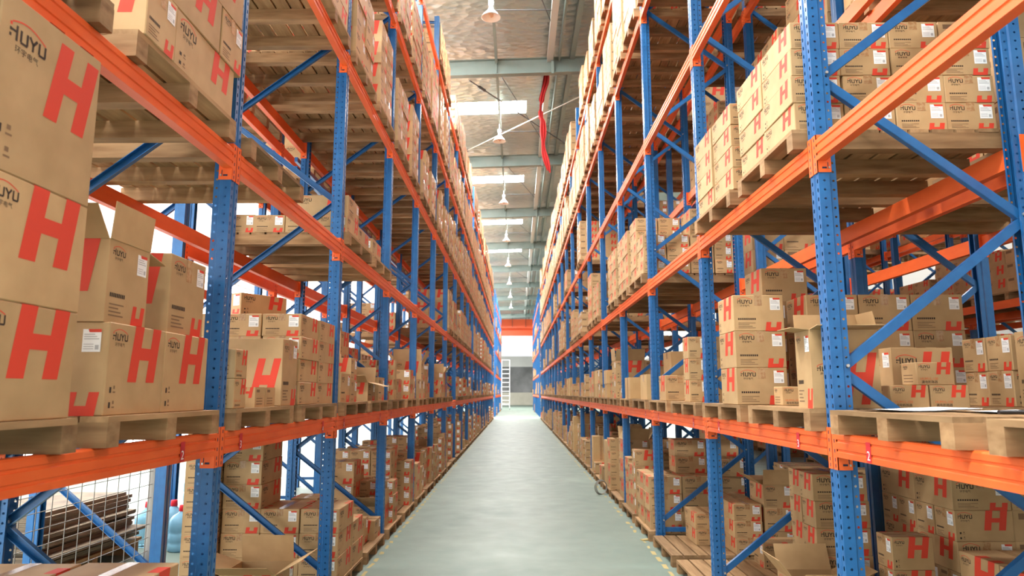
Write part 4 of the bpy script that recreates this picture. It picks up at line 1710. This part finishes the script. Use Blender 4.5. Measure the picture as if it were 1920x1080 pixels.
# low timber stand under the flattened cartons
o = obj('wooden_stand', None, loc=(-5.12, 6.3, 0))
tag(o, 'low wooden stand under the flattened cartons, behind the wire fence', 'stand')
mb = MB()
mb.box(0, 0.95, 0, 1.7, 0.14, 0.17, 'wood_deck')
obj('deck', mb, o)
for yy in (0.05, 0.8, 1.55):
    mb = MB()
    mb.box(0, 0.95, yy, yy + 0.09, 0, 0.14, 'wood')
    obj('stringer', mb, o)
z = 0.171
i = 0
while z < 0.66:
    th = 0.035
    mb = MB()
    ww, ll = rr.uniform(0.80, 0.95), rr.uniform(1.45, 1.6)
    for q in range(4):
        mb.box(0, ww, 0, ll, q * th / 4 + 0.0005, (q + 1) * th / 4 - 0.0012, 'flat_board')
    o = obj('flattened_carton', mb, loc=(-5.08 + rr.uniform(-0.02, 0.04), 6.32 + rr.uniform(-0.04, 0.06), z), rz=rr.uniform(-0.03, 0.03))
    tag(o, '%s bundle from the bottom in the pile of flattened brown cartons behind the fence' % ORD[i], 'flattened carton', 'pile of flattened cartons')
    z += th + 0.001
    i += 1
BOT = MB()
BOT.lathe((0, 0, 0), [(0.0, 0.0), (0.12, 0.0), (0.135, 0.015), (0.135, 0.08), (0.128, 0.095), (0.135, 0.11), (0.135, 0.19), (0.126, 0.205), (0.135, 0.22), (0.135, 0.31), (0.125, 0.345), (0.09, 0.385), (0.045, 0.41),
                      (0.032, 0.43), (0.030, 0.46)], 'bottle_blue', 24)
CAP = MB()
CAP.lathe((0, 0, 0), [(0.034, 0.425), (0.04, 0.43), (0.036, 0.49), (0.034, 0.495), (0.0, 0.495)], 'red_plastic', 16)
BM, CM = BOT.mesh('bottle_body'), CAP.mesh('cap')
spots = [(-3.78, 8.1, 0.0, 'nearest upright water bottle with red cap, seen right of the grey fence post'), (-4.05, 8.45, 0.0, 'water bottle behind the wire mesh, closest to the fence post'),
         (-4.30, 8.35, 0.0, 'water bottle behind the wire mesh, leftmost of the bottles'), (-3.80, 8.52, 0.0, 'water bottle behind the nearest one'),
         (-3.98, 8.83, 0.33, 'raised water bottle standing highest of the group'), (-3.62, 8.85, 0.17, 'water bottle half hidden behind the blue post')]
for i, (xx, yy, zz, lab) in enumerate(spots):
    o = obj('water_bottle', None, loc=(xx, yy, zz))
    tag(o, lab, 'water bottle', 'blue water bottles behind the left rack')
    obj('bottle_body', BM, o)
    obj('cap', CM, o)
    if zz > 0:
        c = MB()
        c.box(xx - 0.15, xx + 0.15, yy - 0.15, yy + 0.15, 0, zz - 0.001, 'wood')
        tag(obj('wooden_block', c), 'wooden block under the %s water bottle' % ('highest' if zz > 0.2 else 'half hidden'), 'block')

# ------------------------------------------------------------------ small things
# papers and marker on the right pallet
zp = B1 + 0.001
for i, (xx, yy, w, l, rz, lab) in enumerate(((1.84, 3.28, 0.44, 0.32, 0.08, 'white paper sheet lying on the right pallet, at the left of the papers'), (2.12, 2.96, 0.42, 0.30, -0.1, 'second white paper sheet on the right pallet, nearest the pen'))):
    mb = MB()
    nn = 8
    vs = []
    for a in range(nn + 1):
        for c in range(5):
            u, v = a / nn - 0.5, c / 4 - 0.5
            vs.append((u * w, v * l, 0.005 + 0.008 * (1 + math.sin(u * 9 + i)) * abs(u + 0.2) + (0.05 * max(0, u - 0.3) if i == 0 else 0)))
    mb.add(vs, [(a * 5 + c, (a + 1) * 5 + c, (a + 1) * 5 + c + 1, a * 5 + c + 1) for a in range(nn) for c in range(4)], 'paper', True)
    vs2 = [(p[0], p[1], p[2] - 0.004) for p in vs]
    mb.add(vs2, [(a * 5 + c, a * 5 + c + 1, (a + 1) * 5 + c + 1, (a + 1) * 5 + c) for a in range(nn) for c in range(4)], 'paper', True)
    tag(obj('paper_sheet', mb, loc=(xx, yy, zp), rz=rz), lab, 'paper', 'papers on the right pallet')
o = obj('marker_pen', None, loc=(1.93, 2.78, zp + 0.008), rz=0.1)
tag(o, 'black marker pen lying on the right pallet', 'pen')
mb = MB()
mb.tube((-0.04, 0, 0), (0.05, 0, 0), 0.008, 'pen_black', 12)
obj('barrel', mb, o)
mb = MB()
mb.tube((0.05, 0, 0), (0.105, 0, 0), 0.009, 'pen_black', 12)
obj('pen_cap', mb, o)
# coil of strapping on the floor, scrap of tape
mb = MB()
for q in range(3):
    R0 = 0.11 + 0.006 * q
    pts = [V((R0 * math.cos(t * PI / 12), 0.02 * q, 0.115 + R0 * math.sin(t * PI / 12))) for t in range(25)]
    for a in range(24):
        mb.tube(pts[a], pts[a + 1], 0.006, 'galvanised', 5, caps=False)
tag(obj('strapping_coil', mb, loc=(1.47, 12.4, 0.007), rz=0.5), 'small coil of strapping standing on the floor by the right rack', 'coil')
mb = MB()
mb.box(-0.05, 0.05, -0.03, 0.03, 0, 0.012, 'marking')
tag(obj('paper_scrap', mb, loc=(1.53, 8.65, 0.001), rz=0.4), 'little yellowish scrap on the floor beside the second right post foot', 'scrap')

# ------------------------------------------------------------------ light
w = bpy.data.worlds.new('World')
SC.world = w
w.use_nodes = True
w.node_tree.nodes['Background'].inputs['Color'].default_value = (0.95, 0.98, 1.0, 1)
w.node_tree.nodes['Background'].inputs['Strength'].default_value = 0.6

SC.view_settings.view_transform = 'Standard'
SC.view_settings.look = 'None'
SC.view_settings.gamma = 1.0
SC.view_settings.use_curve_mapping = False
SC.view_settings.exposure = -0.17
SC.cycles.max_bounces = 10
SC.cycles.diffuse_bounces = 6
SC.cycles.sample_clamp_indirect = 6.0
SC.cycles.caustics_reflective = False
SC.cycles.caustics_refractive = False
